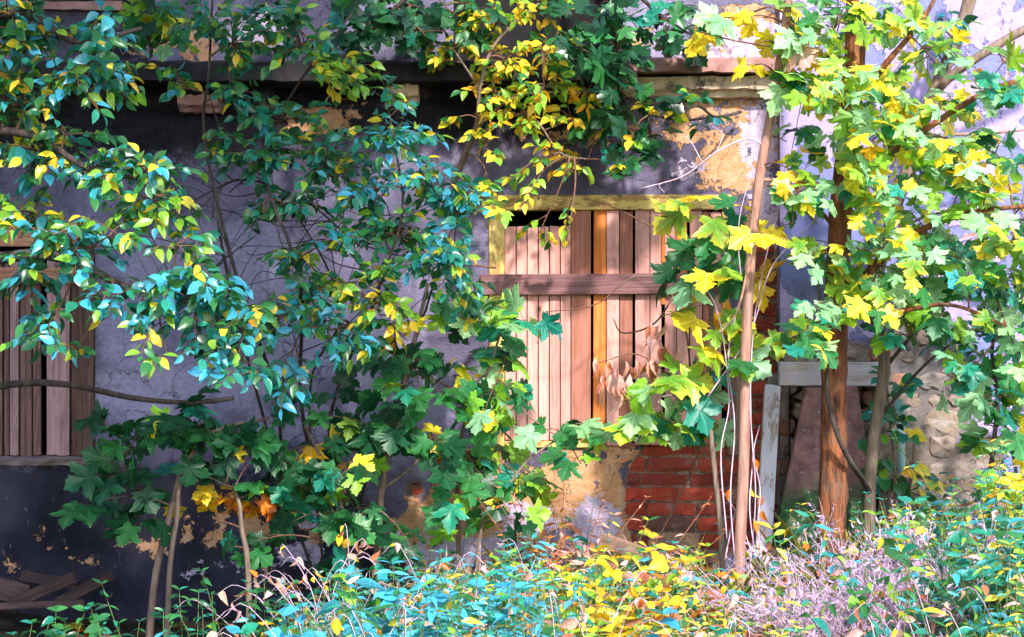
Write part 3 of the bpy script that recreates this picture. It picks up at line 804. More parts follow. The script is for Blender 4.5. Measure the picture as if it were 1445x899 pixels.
# leaf colours (linear): (weight, middle, margin)
G_DEEP = ((0.008, 0.060, 0.022), (0.010, 0.075, 0.026))
G_MID = ((0.025, 0.15, 0.040), (0.035, 0.18, 0.045))
G_TEAL = ((0.012, 0.19, 0.12), (0.02, 0.24, 0.16))
BLUE_SHEEN = ((0.03, 0.28, 0.36), (0.05, 0.36, 0.46))  # cyan reflection of the sky put into the leaf colour
SKY_SHEEN = ((0.04, 0.32, 0.46), (0.06, 0.40, 0.56))  # stronger sky reflection, likewise painted into the leaf colour
G_LIME = ((0.16, 0.36, 0.025), (0.24, 0.44, 0.03))
G_YG = ((0.10, 0.30, 0.03), (0.55, 0.50, 0.03))
YEL = ((0.74, 0.56, 0.02), (0.82, 0.60, 0.025))
GOLD = ((0.78, 0.43, 0.012), (0.74, 0.34, 0.01))
PALE = ((0.20, 0.42, 0.20), (0.28, 0.52, 0.25))
ORA = ((0.75, 0.22, 0.015), (0.60, 0.13, 0.012))
RUST = ((0.36, 0.12, 0.05), (0.42, 0.16, 0.09))
PINK = ((0.62, 0.34, 0.30), (0.70, 0.42, 0.36))
PAL = {
    'canopy': [(24, G_TEAL), (13, BLUE_SHEEN), (7, SKY_SHEEN), (12, G_DEEP), (26, G_MID), (12, G_LIME), (8, YEL), (4, GOLD)],
    'canopy_sky_sheen': [(26, G_TEAL), (22, BLUE_SHEEN), (18, SKY_SHEEN), (14, G_DEEP), (18, G_MID), (6, G_LIME), (4, YEL)],
    'canopy_gy': [(30, G_MID), (20, G_TEAL), (28, G_LIME), (6, BLUE_SHEEN), (16, YEL)],
    'shrub': [(36, G_MID), (30, G_TEAL), (12, G_LIME), (14, G_DEEP), (4, BLUE_SHEEN), (4, YEL)],
    'shrub_blue': [(20, G_MID), (28, G_TEAL), (24, BLUE_SHEEN), (18, SKY_SHEEN), (6, G_LIME), (4, YEL)],
    'lime': [(20, G_MID), (50, G_LIME), (22, YEL), (8, G_TEAL)],
    'dark': [(60, G_DEEP), (30, G_MID), (10, G_TEAL)],
    'maple_dark': [(64, G_DEEP), (26, G_MID), (7, G_TEAL), (3, G_LIME)],
    'maple_green': [(14, G_DEEP), (40, G_MID), (8, G_TEAL), (10, PALE), (22, G_LIME), (6, YEL)],
    'maple_mix': [(14, G_MID), (6, G_TEAL), (34, PALE), (20, G_LIME), (18, G_YG), (14, YEL), (2, GOLD)],
    'maple_yellow': [(6, G_MID), (3, G_TEAL), (18, PALE), (20, G_LIME), (22, G_YG), (34, YEL), (4, GOLD)],
    'maple_teal': [(22, G_MID), (18, G_TEAL), (4, BLUE_SHEEN), (38, PALE), (14, G_LIME), (8, G_YG)],
    'yellow': [(14, G_LIME), (64, YEL), (20, GOLD), (2, ORA)],
    'yellow_shrub': [(30, G_LIME), (22, G_MID), (40, YEL), (8, GOLD)],
    'orange': [(22, YEL), (45, GOLD), (33, ORA)],
    'rust': [(50, RUST), (30, ORA), (20, PINK)],
    'pink': [(70, PINK), (30, RUST)],
    'pink_yellow': [(35, PINK), (40, YEL), (15, GOLD), (10, G_LIME)],
    'weed': [(30, G_TEAL), (24, BLUE_SHEEN), (22, G_MID), (12, G_LIME), (6, YEL), (4, RUST), (2, PINK)],
    'weed_dark': [(30, G_TEAL), (40, G_MID), (26, G_DEEP), (4, BLUE_SHEEN)],
    'weed_yellow': [(30, YEL), (10, GOLD), (20, G_LIME), (14, G_MID), (10, G_TEAL), (8, PINK), (8, RUST)],
    'weed_sky_sheen': [(44, SKY_SHEEN), (26, BLUE_SHEEN), (14, G_TEAL), (10, G_MID), (6, G_LIME)],
    'weed_green': [(34, G_TEAL), (14, BLUE_SHEEN), (36, G_MID), (12, G_LIME), (4, YEL)],
}
def pick(pal):
    p = PAL[pal]; w = [a for a, _ in p]
    c0, c1 = random.choices([c for _, c in p], w)[0]
    v = random.uniform(.78, 1.25); h = np.array([random.uniform(.85, 1.2), 1, random.uniform(.85, 1.2)])
    return np.array(c0) * v * h, np.array(c1) * v * h

LEAFSPEC = {  # size range, leaves per twig, twig length, droop, normal mix (up, camera-side, random)
    'maple': dict(size=(.095, .175), per=5, droop=.5, nm=(.55, .6, .42)),
    'ovate': dict(size=(.050, .092), per=8, droop=.35, nm=(.70, .40, .50)),
    'lance': dict(size=(.055, .100), per=9, droop=.3, nm=(.75, .3, .45)),
    'round': dict(size=(.05, .10), per=6, droop=.3, nm=(.75, .35, .4)),
}
class Plant:
    def __init__(self, name, label, cat, base, kind='ovate', mat='leaf', twig='twig', group=None):
        self.base = np.array(base, float)
        self.o = thing(name, label, cat, tuple(self.base), group)
        self.kind = kind; self.mat = M[mat]; self.twig = M[twig]; self.wood = []
        self.lv = Leaves(kind)
        self.other = {}
    def stem(self, pts, r, mat, name='stem', sides=10, rough=0.0, per=6):
        path = smooth_path(pts, per)
        t = Tubes(sides)
        t.add(path, np.linspace(r[0], r[1], len(path)), sides, rough)
        t.build(name, M[mat] if isinstance(mat, str) else mat, self.o, self.base)
        self.wood.append(path)
        return path
    def nearest(self, p):
        W = np.concatenate(self.wood)
        # joints are sought lower than the tips, as limbs rise from the stem
        d = np.linalg.norm(W - p, axis=1) + 0.25 * np.maximum(0, W[:, 2] - p[2])
        return W[np.argmin(d)]
    def twig_leaves(self, tubes, a, b, n, pal, size, kind=None, r=0.0028, flat=None):
        sp = LEAFSPEC[kind or self.kind]; lv = self.lv if kind in (None, self.kind) else self.other.setdefault(kind, Leaves(kind))
        d = b - a; ln = np.linalg.norm(d) + 1e-6
        c = (a + b) / 2 + np.array([0, 0, .14 * ln]) + rng.normal(0, .06 * ln, 3)
        t = np.linspace(0, 1, 6)[:, None]
        path = (1 - t) ** 2 * a + 2 * t * (1 - t) * c + t ** 2 * b
        tubes.add(path, np.linspace(r, r * .35, 6), 4)
        dd = nrm(d)
        side0 = nrm(np.cross(dd, np.array([0, -.4, 1.0])) + 1e-6)
        for i in range(n):
            f = 0.30 + 0.70 * (i + random.uniform(.2, .8)) / n if n > 1 else 1.0
            q = (1 - f) ** 2 * a + 2 * f * (1 - f) * c + f ** 2 * b
            sgn = 1 if i % 2 else -1
            out = dd * random.uniform(.2, .9) + side0 * sgn * random.uniform(.5, 1.1) + rng.normal(0, .3, 3) + np.array([0, 0, -sp['droop'] * random.uniform(.3, 1.6)])
            if i == n - 1: out = dd + np.array([0, 0, -sp['droop']]) + rng.normal(0, .2, 3)
            out = nrm(out)
            u, cm, rn = sp['nm']
            nor = np.array([0.12, -cm, u]) + rng.normal(0, rn, 3)
            s = random.uniform(*sp['size']) * size
            c0, c1 = pick(pal)
            pet = s * (.55 if (kind or self.kind) == 'maple' else .14)
            pdir = nrm(out + np.array([0, 0, .5]))
            p1 = q + pdir * pet
            if pet > .02: tubes.add([q, q + pdir * pet * .55 + np.array([0, 0, .006]), p1], (.0013, .0009), 3)
            lv.add(p1, out, nor, s, c0, c1, random.uniform(.5, 1.7))
    def sprays(self, blobs, Y, pal, size=1.0, kind=None, dy=.22, limb_r=.006, mult=1.0):
        """each blob (px, py, rx, ry, leaves[, palette[, Y]]) becomes one limb with its side twigs"""
        for bl in blobs:
            px, py, rx, ry, n = bl[:5]
            pl = bl[5] if len(bl) > 5 and bl[5] else pal
            y = bl[6] if len(bl) > 6 else Y
            k = (CAMD + y) / CAMD / PPM
            c = P(px, py, y + random.uniform(-.1, .1))
            a = self.nearest(c)
            t = Tubes(5)
            mid = (a + c) / 2 + rng.normal(0, .07, 3) * np.linalg.norm(c - a) + np.array([0, 0, .10 * np.linalg.norm(c - a)])
            limb = smooth_path([a, mid, c], 5)
            ll = np.linalg.norm(c - a)
            t.add(limb, np.linspace(max(limb_r * .55, min(limb_r, .004 + .004 * ll)), .002, len(limb)), 5)
            per = LEAFSPEC[kind or self.kind]['per']
            n = n * mult
            m = max(1, round(n / per))
            for i in range(m):
                while True:
                    u, v = random.uniform(-1, 1), random.uniform(-1, 1)
                    if u * u + v * v <= 1: break
                e = c + np.array([u * rx * k * 1.12, random.uniform(-dy, dy), -v * ry * k * 1.12])
                # start on the limb, nearer its end
                w = limb[min(len(limb) - 1, int(len(limb) * random.uniform(.45, 1.0)))]
                mx = 0.42
                dv = e - w; dl = np.linalg.norm(dv)
                if dl < .08: e = w + nrm(rng.normal(0, 1, 3)) * .1
                self.twig_leaves(t, w, e, max(1, round(n / m)), pl, size, kind)
            t.build('branch', self.twig, self.o, self.base)
    def finish(self, name='foliage'):
        self.lv.build(name, self.mat, self.o, self.base)
        for k, l in self.other.items(): l.build(name, self.mat, self.o, self.base)
        return self.o

def G(px, Y, py=880):
    p = P(px, py, Y); p[2] = float(ground_z(p[0], p[1])) - .02
    return p
# ---------------------------------------------------------------- trees and shrubs
# the big tree at the left: trunk just outside the frame, its unseen canopy over the yard, its low branches hanging into view
def spreading_tree():
    Y = -2.2
    t = Plant('spreading_tree', 'large tree at the left edge with bluish oval leaves hanging over the facade', 'tree', G(-230, -2.4, 900), 'ovate', 'leaf_gloss', 'twig')
    b = t.base
    trunk = t.stem([b + (0, 0, -.1), b + (.05, .02, .8), b + (-.02, .05, 1.7), b + (.12, 0, 2.7), b + (.35, -.1, 3.7)], (.13, .07), 'bark_dark', 'trunk', 14, .06)
    s = lambda pts, r, y=Y: t.stem([P(px, py, y + dy) for px, py, dy in pts], r, 'bark_dark', 'main_branch', 8)
    s([(-215, 220, -.1), (-100, 60, 0), (30, 20, 0), (110, 60, 0), (200, 40, .1)], (.024, .007))
    s([(-225, 330, -.1), (-80, 200, 0), (40, 190, 0), (130, 240, 0), (230, 255, .1)], (.022, .006))
    s([(-235, 520, -.1), (-100, 400, 0), (30, 360, 0), (110, 372, .05), (180, 405, .15), (270, 420, .2), (350, 470, .3)], (.026, .007))
    s([(-240, 640, -.1), (-90, 560, .1), (0, 545, .3), (50, 540, .5), (110, 545, .6), (190, 562, .8), (270, 568, 1.0), (330, 562, 1.0)], (.018, .009), -1.9)
    t.sprays([(40, 60, 75, 60, 62), (15, 150, 55, 60, 50, 'canopy_gy'), (110, 120, 65, 55, 50), (60, 225, 70, 45, 44), (140, 55, 45, 40, 28, 'canopy_sky_sheen'), (165, 110, 45, 30, 22),
              (40, 295, 60, 40, 40, 'canopy_gy'), (130, 245, 60, 40, 40), (215, 240, 48, 26, 28), (215, 305, 62, 35, 40, 'canopy_gy'), (95, 325, 55, 25, 20),
              (100, 355, 60, 35, 28, 'canopy_sky_sheen'), (165, 418, 52, 26, 20, 'canopy_sky_sheen'), (35, 395, 50, 30, 22, 'canopy_sky_sheen'), (60, 470, 55, 28, 20, 'canopy_sky_sheen'), (205, 440, 48, 22, 16, 'canopy_sky_sheen'), (250, 395, 46, 36, 30, 'canopy_sky_sheen'),
              (275, 450, 46, 46, 34, 'canopy_sky_sheen'), (300, 505, 46, 32, 24, 'canopy_sky_sheen'), (350, 465, 42, 36, 24), (340, 530, 46, 26, 16, 'canopy_sky_sheen'), (100, 505, 16, 24, 6), (250, 345, 44, 26, 16, 'canopy_gy'),
              (10, 20, 50, 30, 30), (-40, 90, 60, 70, 40), (-50, 260, 60, 60, 34), (-30, 420, 50, 60, 24), (235, 500, 20, 20, 6, 'lime'), (300, 400, 50, 36, 18, 'canopy_sky_sheen'), (165, 330, 50, 30, 14, 'canopy_gy'), (330, 430, 40, 30, 14, 'canopy_sky_sheen'), (30, 120, 60, 60, 20), (90, 180, 60, 40, 16)], Y, 'canopy', .74, mult=3.1)
    # unseen rest of its canopy, shaped to shade the left wall, not the window
    crown = Leaves('ovate'); tb = Tubes(6)
    for i in range(30):
        a = trunk[int(random.uniform(.55, .98) * (len(trunk) - 1))]
        e = np.array([random.uniform(-3.6, .6), random.uniform(-4.8, -1.0), random.uniform(3.2, 5.2)])
        pth = smooth_path([a, (a + e) / 2 + np.array([0, 0, .5]), e], 5); tb.add(pth, (.035, .008))
        for k in range(130):
            q = pth[random.randrange(3, len(pth))] + rng.normal(0, .42, 3)
            if q[2] < 1.5 + (q[1] + 8) * .205 + .35 or q[0] + .27 * q[1] > -.45: continue
            c0, c1 = pick('canopy')
            crown.add(q, rng.normal(0, 1, 3) + (0, 0, -.4), rng.normal(0, .6, 3) + (0, 0, 1), random.uniform(.12, .22), c0, c1)
    tb.build('main_branch', M['bark_dark'], t.o, t.base)
    crown.build('crown', t.mat, t.o, t.base)
    t.finish()
spreading_tree()

# the oval leaved shrub against the wall, its thin stems criss-crossing
def wall_shrub():
    Y = -1.1
    t = Plant('shrub', 'tall green shrub with oval leaves and thin crossing stems between the two windows', 'shrub', G(450, -.12), 'ovate', 'leaf_gloss', 'twig')
    def s(pts, r, m='bark_dark', y=Y): return t.stem([P(pts[0][0] + random.uniform(-60, 90), 880, -.12) * (1, 1, 0) + (0, 0, -.05)] + [P(px + random.uniform(-12, 12), py, (-.28 if py >= 470 else y + dy)) for px, py, dy in pts], (r[0] * .62, r[1] * .7), m, 'stem', 7)
    s([(400, 600, 0), (330, 400, 0), (285, 200, 0), (300, 100, .1), (310, -30, .1)], (.016, .006))
    s([(430, 600, 0), (420, 400, 0), (380, 230, .1), (425, 130, .1), (500, 20, .1)], (.016, .006))
    s([(460, 620, 0), (520, 430, 0), (560, 300, 0), (560, 200, 0)], (.015, .005))
    s([(520, 700, 0), (575, 520, 0), (620, 360, 0), (650, 290, 0)], (.011, .005))
    s([(380, 620, 0), (300, 330, .1), (330, 255, .2), (420, 280, .2), (520, 350, .2)], (.012, .005), 'bark_dark')
    s([(440, 560, .2), (470, 440, .2), (420, 300, .3), (330, 200, .3), (280, 120, .3)], (.010, .004), 'bark_dark')
    t.sprays([(330, 60, 50, 50, 40), (420, 60, 60, 50, 52), (300, 25, 50, 30, 28), (470, 105, 60, 38, 46, 'lime'), (335, 130, 50, 26, 22), (400, 172, 60, 28, 36), (365, 225, 60, 40, 46),
              (470, 225, 60, 46, 60), (525, 272, 60, 40, 54, 'shrub_blue'), (560, 195, 60, 40, 54, 'shrub_blue'), (605, 252, 46, 38, 46, 'shrub_blue'), (560, 330, 60, 44, 56), (640, 290, 46, 30, 40, 'shrub_blue'), (605, 372, 60, 36, 40, 'shrub_blue'),
              (478, 335, 56, 36, 30), (420, 285, 50, 28, 26), (540, 432, 46, 36, 26, 'lime'), (575, 480, 26, 26, 10, 'yellow'), (462, 468, 60, 46, 48, 'shrub_blue'), (400, 540, 56, 36, 30, 'shrub_blue'), (392, 452, 46, 36, 26), (480, 400, 40, 20, 16, 'lime'),
              (645, 345, 36, 36, 24, 'shrub_blue'), (690, 300, 24, 20, 10, 'yellow_shrub'), (300, 200, 40, 26, 14), (450, 410, 40, 20, 18), (530, 390, 40, 28, 20), (540, 130, 40, 30, 16), (660, 410, 40, 26, 16), (250, 120, 40, 26, 14, 'canopy_gy'), (420, 360, 50, 30, 20), (370, 300, 40, 30, 14), (440, 440, 50, 30, 16, 'shrub_blue'), (520, 480, 40, 30, 14), (400, 20, 60, 26, 30)], Y, 'shrub', .73, mult=3.1)
    # bare inner twigs
    tb = Tubes(4)
    for i in range(80):
        a = P(random.uniform(230, 560), random.uniform(230, 480), Y + random.uniform(0, .6)); an = random.gauss(2.9 if random.random() < .5 else .5, .5); ln = random.uniform(.15, .5)
        e = a + np.array([math.cos(an) * ln, random.uniform(-.1, .1), math.sin(an) * ln])
        a = t.nearest(a) if random.random() < .4 else a
        tb.add(smooth_path([a, (a + e) / 2 + rng.normal(0, .075, 3), e + rng.normal(0, .05, 3)], 5), (.0030, .0010))
    tb.build('bare_twigs', M['bark_dark'], t.o, t.base)
    t.finish()
wall_shrub()

def yellow_shrub():
    Y = -.42
    base = P(640, 262, -.06)
    t = Plant('shrub', 'small yellow leaved shrub rooted in the wall below the cornice, above the middle window', 'shrub', base, 'ovate', 'leaf', 'twig')
    s = lambda pts, r: t.stem([base] + [P(px, py, y) for px, py, y in pts], r, 'bark_grey', 'stem', 7)
    s([(655, 220, -.2), (672, 175, -.35), (678, 120, -.45), (700, 60, -.45), (760, 5, -.4)], (.013, .005))
    s([(660, 215, -.2), (676, 165, -.3), (674, 125, -.4), (640, 70, -.5)], (.010, .004))
    s([(668, 190, -.25), (720, 140, -.4), (780, 130, -.45), (850, 130, -.4)], (.009, .004))
    s([(662, 205, -.2), (740, 160, -.4), (790, 215, -.42), (830, 225, -.4)], (.008, .003))
    t.sprays([(690, 25, 50, 40, 44), (760, 20, 46, 36, 32), (640, 70, 36, 30, 30), (715, 90, 50, 36, 46), (770, 75, 36, 36, 28), (700, 130, 46, 28, 34), (770, 120, 46, 28, 32), (830, 130, 30, 26, 20), (740, 165, 46, 26, 30), (805, 165, 40, 24, 22),
              (690, 185, 30, 18, 14), (780, 220, 36, 16, 16), (810, 235, 36, 20, 16), (850, 190, 30, 24, 14), (720, 255, 22, 14, 8), (610, 95, 26, 18, 10), (650, 165, 16, 12, 5), (690, 215, 20, 16, 6), (735, 300, 26, 14, 8), (760, 330, 30, 14, 8), (800, 340, 24, 10, 5), (860, 250, 20, 14, 5), (690, 282, 26, 16, 12)],
             Y, 'yellow_shrub', .7, dy=.16, mult=2.3)
    t.finish()
yellow_shrub()

def maple(name, label, cat, base, stems, blobs, Y, pal, size=1.0, mult=1.0, barks='bark_grey', mat='leaf', extra=None, dy=.2, twig='twig', sname='stem', rough=0.0):
    t = Plant(name, label, cat, base, 'maple', mat, twig)
    for pts, r in stems:
        t.stem([np.array(p, float) if len(p) == 3 and abs(p[2]) > 5 else (t.base + np.array(p[1:]) if p[0] == 'b' else P(*p)) for p in pts], r, barks, sname, 9, rough)
    t.sprays(blobs, Y, pal, size, dy=dy, mult=mult)
    if extra: extra(t)
    return t.finish()

# dark maple hanging from above the frame, in the upper middle
maple('maple_tree', 'dark green maple growing down over the cornice from above, in the upper middle', 'tree', P(885, -420, -.5),
      [([('b', 0, 0, 0), (880, -200, -.5), (868, -40, -.45), (870, 60, -.4), (905, 130, -.35), (920, 200, -.3)], (.03, .006)),
       ([('b', 0, 0, 0), (800, -150, -.5), (640, -60, -.5), (560, 10, -.45), (520, 50, -.4)], (.025, .006)),
       ([(868, -40, -.45), (930, 20, -.4), (985, 55, -.4)], (.012, .004))],
      [(540, 30, 60, 40, 24), (600, 50, 40, 40, 16), (500, 20, 30, 30, 10), (830, 40, 40, 40, 18), (870, 90, 46, 40, 20), (900, 40, 40, 30, 14), (950, 55, 40, 20, 10), (890, 150, 36, 36, 14), (905, 210, 30, 36, 10), (860, 190, 24, 24, 6), (580, 10, 60, 20, 14), (930, 30, 30, 24, 8), (830, 95, 30, 30, 10), (880, 240, 20, 20, 4), (470, 60, 30, 30, 8), (640, 20, 40, 30, 10)],
      -.4, 'dark', .68, 1.5, 'bark_dark', mat='leaf_gloss')
maple('maple_tree', 'small dark maple with green and yellow leaves at upper left above the cornice', 'tree', P(120, -300, -.6),
      [([('b', 0, 0, 0), (150, -120, -.6), (175, -10, -.55), (195, 40, -.5), (160, 70, -.45)], (.035, .010)), ([(195, 40, -.5), (210, 55, -.5), (213, 80, -.5), (195, 84, -.45)], (.012, .004))],
      [(220, 15, 40, 25, 12), (250, 35, 26, 26, 8, 'maple_green'), (190, 20, 30, 24, 7), (240, 10, 14, 10, 2, 'yellow'), (255, 50, 14, 12, 2)], -.55, 'maple_green', .72, 1.25, 'bark_dark')

# saplings along the wall
maple('maple_sapling', 'dark green maple sapling with twin leaning stems in front of the dark plinth', 'sapling', G(215, -.75),
      [([('b', -.02, 0, -.03), (220, 810, -.75), (240, 725, -.75), (257, 660, -.75), (270, 600, -.75)], (.017, .009)),
       ([('b', .06, .0, -.03), (240, 800, -.8), (250, 730, -.8), (258, 665, -.8), (300, 610, -.8), (380, 590, -.8)], (.013, .006)),
       ([(262, 670, -.8), (290, 672, -.8), (330, 690, -.85)], (.006, .003)), ([(245, 715, -.75), (200, 700, -.8), (140, 705, -.8)], (.005, .003))],
      [(175, 620, 76, 26, 13), (255, 612, 76, 36, 18), (325, 622, 76, 30, 16), (200, 655, 50, 20, 6), (185, 700, 40, 30, 7), (130, 715, 34, 26, 4, 'maple_green'), (215, 715, 30, 24, 4), (160, 740, 30, 14, 3), (300, 590, 70, 24, 10), (350, 655, 40, 24, 6), (235, 592, 12, 4, 1, 'yellow'), (250, 700, 20, 14, 2), (170, 680, 12, 10, 2), (222, 714, 8, 6, 1, 'yellow')],
      -.8, 'maple_dark', .78, 1.1, 'bark_grey')
maple('maple_sapling', 'short maple sapling with a tuft of orange and yellow leaves before the plinth', 'sapling', G(352, -.85),
      [([('b', 0, 0, -.03), (350, 800, -.85), (341, 745, -.85), (338, 712, -.85), (330, 690, -.85)], (.014, .006))],
      [(320, 700, 20, 20, 5, 'orange'), (350, 698, 22, 22, 5, 'orange'), (340, 712, 30, 10, 3, 'orange'), (318, 680, 16, 6, 2, 'yellow'), (330, 772, 30, 24, 5, 'maple_dark'), (300, 740, 18, 14, 2, 'maple_dark')], -.85, 'orange', .60, 1.25, 'bark_grey')
maple('maple_sapling', 'bushy dark green maple sapling with a thin grey stem left of the middle window', 'sapling', G(525, -.6),
      [([('b', 0, 0, -.03), (532, 780, -.6), (540, 680, -.6), (556, 600, -.6), (585, 480, -.55), (604, 400, -.5)], (.02, .008)),
       ([('b', -.05, 0, -.03), (490, 770, -.8), (478, 700, -.8), (450, 640, -.8), (430, 600, -.8)], (.012, .005)),
       ([(540, 690, -.6), (580, 660, -.6), (612, 620, -.6)], (.007, .003))],
      [(455, 640, 76, 56, 28), (430, 692, 52, 36, 12, 'maple_green'), (500, 700, 56, 50, 22), (525, 610, 56, 56, 26), (595, 565, 50, 56, 20), (610, 610, 40, 40, 12), (555, 735, 30, 36, 9), (480, 745, 46, 44, 12), (520, 780, 36, 30, 9), (470, 585, 60, 30, 16), (560, 520, 40, 30, 10), (500, 650, 34, 26, 8, 'maple_green'), (440, 610, 20, 22, 4, 'yellow'), (512, 655, 24, 14, 3, 'maple_yellow'), (415, 735, 30, 26, 6), (400, 640, 40, 30, 8), (355, 765, 20, 20, 3)],
      -.75, 'maple_dark', .74, .92, 'bark_grey')
maple('maple_sapling', 'slender maple sapling with yellowing lobed leaves over the left half of the middle window', 'sapling', G(648, -.5),
      [([('b', 0, 0, -.03), (647, 760, -.5), (646, 680, -.5), (655, 600, -.52), (690, 520, -.55), (715, 440, -.6)], (.012, .005)),
       ([('b', .06, .0, -.03), (680, 740, -.6), (715, 690, -.6), (745, 650, -.6), (800, 610, -.6)], (.010, .004)),
       ([(655, 600, -.52), (700, 590, -.6), (735, 570, -.6)], (.006, .003)), ([(640, 530, -.55), (700, 545, -.55), (750, 590, -.55), (785, 615, -.55)], (.005, .003))],
      [(685, 465, 50, 40, 15, 'maple_green'), (735, 460, 40, 30, 7, 'maple_teal'), (700, 540, 56, 46, 19), (655, 585, 56, 46, 16), (655, 640, 36, 34, 8), (715, 660, 56, 34, 13), (795, 612, 44, 24, 6), (725, 700, 46, 26, 9), (765, 680, 42, 34, 7), (640, 740, 46, 18, 7), (720, 740, 36, 18, 5), (690, 430, 40, 22, 6, 'maple_yellow'), (660, 520, 36, 30, 8), (640, 690, 30, 20, 4), (820, 655, 30, 26, 4), (830, 600, 20, 16, 2), (640, 630, 26, 22, 4, 'yellow'), (775, 655, 16, 10, 1, 'yellow'), (640, 460, 30, 30, 6, 'maple_green')],
      -.6, 'maple_green', .70, 1.25, 'bark_grey')

def window_shoot():
    def dead(t):
        t.mat2 = M['leaf_dry']
        l = Leaves('lance')
        tw = Tubes(4)
        for (x0, y0, n, w) in ((848, 515, 8, 16), (870, 545, 10, 26), (885, 520, 6, 18), (905, 500, 7, 20), (945, 480, 6, 14), (930, 465, 5, 14)):
            for i in range(n):
                p = P(x0 + random.uniform(-w, w), y0 + random.uniform(-12, 16), -.75)
                c0, c1 = pick('pink')
                l.add(p, np.array([random.uniform(-.4, .4), random.uniform(-.3, .3), -1]), rng.normal(0, .6, 3) + (0, -1, .2), random.uniform(.06, .12), c0, c1, random.uniform(2, 5))
        tw.add(smooth_path([P(1010, 500, -.75), P(960, 535, -.75), P(900, 500, -.75), P(845, 512, -.75)], 5), (.004, .002))
        tw.build('twig', M['twig'], t.o, t.base)
        l.build('dead_leaves', M['leaf_dry'], t.o, t.base)
    maple('maple_sapling', 'maple sapling with broad leaves and hanging dead ones over the middle window right half', 'sapling', G(1022, -.8),
          [([('b', 0, 0, -.03), (1018, 760, -.8), (1008, 660, -.8), (1000, 560, -.8), (1003, 460, -.78), (1010, 380, -.7), (1000, 310, -.6)], (.014, .005)),
           ([(1000, 590, -.8), (960, 560, -.85), (930, 560, -.85)], (.006, .003)), ([(1010, 480, -.8), (1050, 470, -.8), (1075, 500, -.8)], (.006, .003))],
          [(1000, 445, 34, 30, 7, 'maple_yellow'), (955, 540, 50, 34, 11), (935, 592, 50, 36, 11), (985, 600, 30, 34, 6), (1002, 305, 16, 30, 4, 'maple_yellow'), (1000, 345, 30, 26, 6, 'maple_green'), (958, 400, 20, 26, 5, 'maple_dark'), (1000, 385, 26, 24, 4, 'maple_green'), (1060, 470, 24, 26, 3, 'maple_mix'), (1065, 520, 24, 20, 3, 'maple_mix'), (1000, 500, 34, 30, 7, 'maple_yellow'), (1080, 395, 36, 10, 4, 'yellow')],
          -.82, 'maple_teal', .92, 1.25, 'bark_grey', extra=dead)
window_shoot()

def pink_sapling():
    def ex(t):
        tb = Tubes(5)
        tb.add(smooth_path([P(1082, 208, -1.0), P(1055, 196, -1.0), P(1010, 215, -1.0), P(965, 248, -.95), P(905, 266, -.95)], 6), (.006, .002))
        tb.add(smooth_path([P(990, 228, -1), P(975, 200, -1.0), P(962, 190, -1)], 4), (.003, .001))
        tb.add(smooth_path([P(1010, 215, -1), P(1020, 190, -1.0), P(1005, 178, -1)], 4), (.003, .001))
        tb.add(smooth_path([P(940, 256, -1), P(930, 262, -1.0), P(938, 272, -1)], 4), (.002, .001))
        tb.build('bare_branch', M['twig_pale'], t.o, t.base)
        tb = Tubes(5)
        tb.add(smooth_path([P(1075, 254, -1.0), P(1130, 256, -1.0), P(1180, 272, -1.0), P(1215, 300, -1)], 6), (.009, .004))
        tb.build('side_branch', M['bark_pink'], t.o, t.base); tb = Tubes(5)
        tb.add(smooth_path([P(1055, 380, -1.0), P(1040, 440, -1.05), P(1015, 470, -1.1)], 6), (.006, .003))
        tb.build('side_branch', M['bark_pink'], t.o, t.base)
    maple('maple_sapling', 'slim pinkish maple sapling leaning right with yellow top leaves, right of the middle window', 'sapling', G(1040, -1.0, 830),
          [([('b', 0, 0, -.03), (1044, 780, -1.0), (1050, 640, -1.0), (1052, 500, -1.0), (1060, 360, -1.0), (1072, 250, -1.0), (1088, 160, -1.0), (1106, 50, -1.0), (1116, -40, -1.0), (1120, -160, -1.0)], (.025, .016))],
          [(1020, 25, 44, 26, 10, 'maple_yellow'), (1075, 25, 40, 26, 12, 'maple_yellow'), (1120, 35, 40, 30, 12, 'maple_yellow'), (1070, 60, 40, 16, 6, 'pink_yellow'), (1140, 80, 30, 26, 8, 'maple_yellow'), (1055, 20, 30, 16, 5, 'pink_yellow'), (1075, 90, 20, 16, 3, 'yellow'), (990, 45, 14, 10, 2, 'maple_yellow'), (1110, 130, 30, 24, 6, 'maple_mix'), (1105, 235, 34, 26, 6, 'maple_yellow'), (1110, 270, 36, 20, 5, 'maple_green'), (1050, 300, 26, 26, 5, 'maple_green'), (1090, 345, 26, 20, 4, 'yellow'), (1110, 200, 30, 30, 6, 'maple_green')],
          -1.05, 'maple_mix', .72, .85, 'bark_pink', extra=ex)
pink_sapling()

def corner_sprig():
    t = Plant('shrub', 'small leafy sprig of yellow and green oval leaves under the right end of the cornice', 'shrub', P(1045, 158, -.08), 'ovate', 'leaf', 'twig')
    t.stem([t.base, P(1010, 165, -.25), P(985, 150, -.4), P(960, 160, -.45)], (.008, .004), 'bark_dark')
    t.stem([P(1010, 165, -.25), P(960, 170, -.4), P(915, 162, -.45)], (.006, .003), 'bark_dark')
    t.sprays([(990, 140, 30, 22, 26, 'shrub'), (995, 170, 26, 16, 12), (925, 165, 30, 12, 10, 'yellow_shrub'), (960, 172, 20, 12, 8, 'yellow_shrub'), (900, 205, 24, 8, 5, 'yellow_shrub')], -.4, 'shrub', .8, dy=.1)
    t.finish()
corner_sprig()

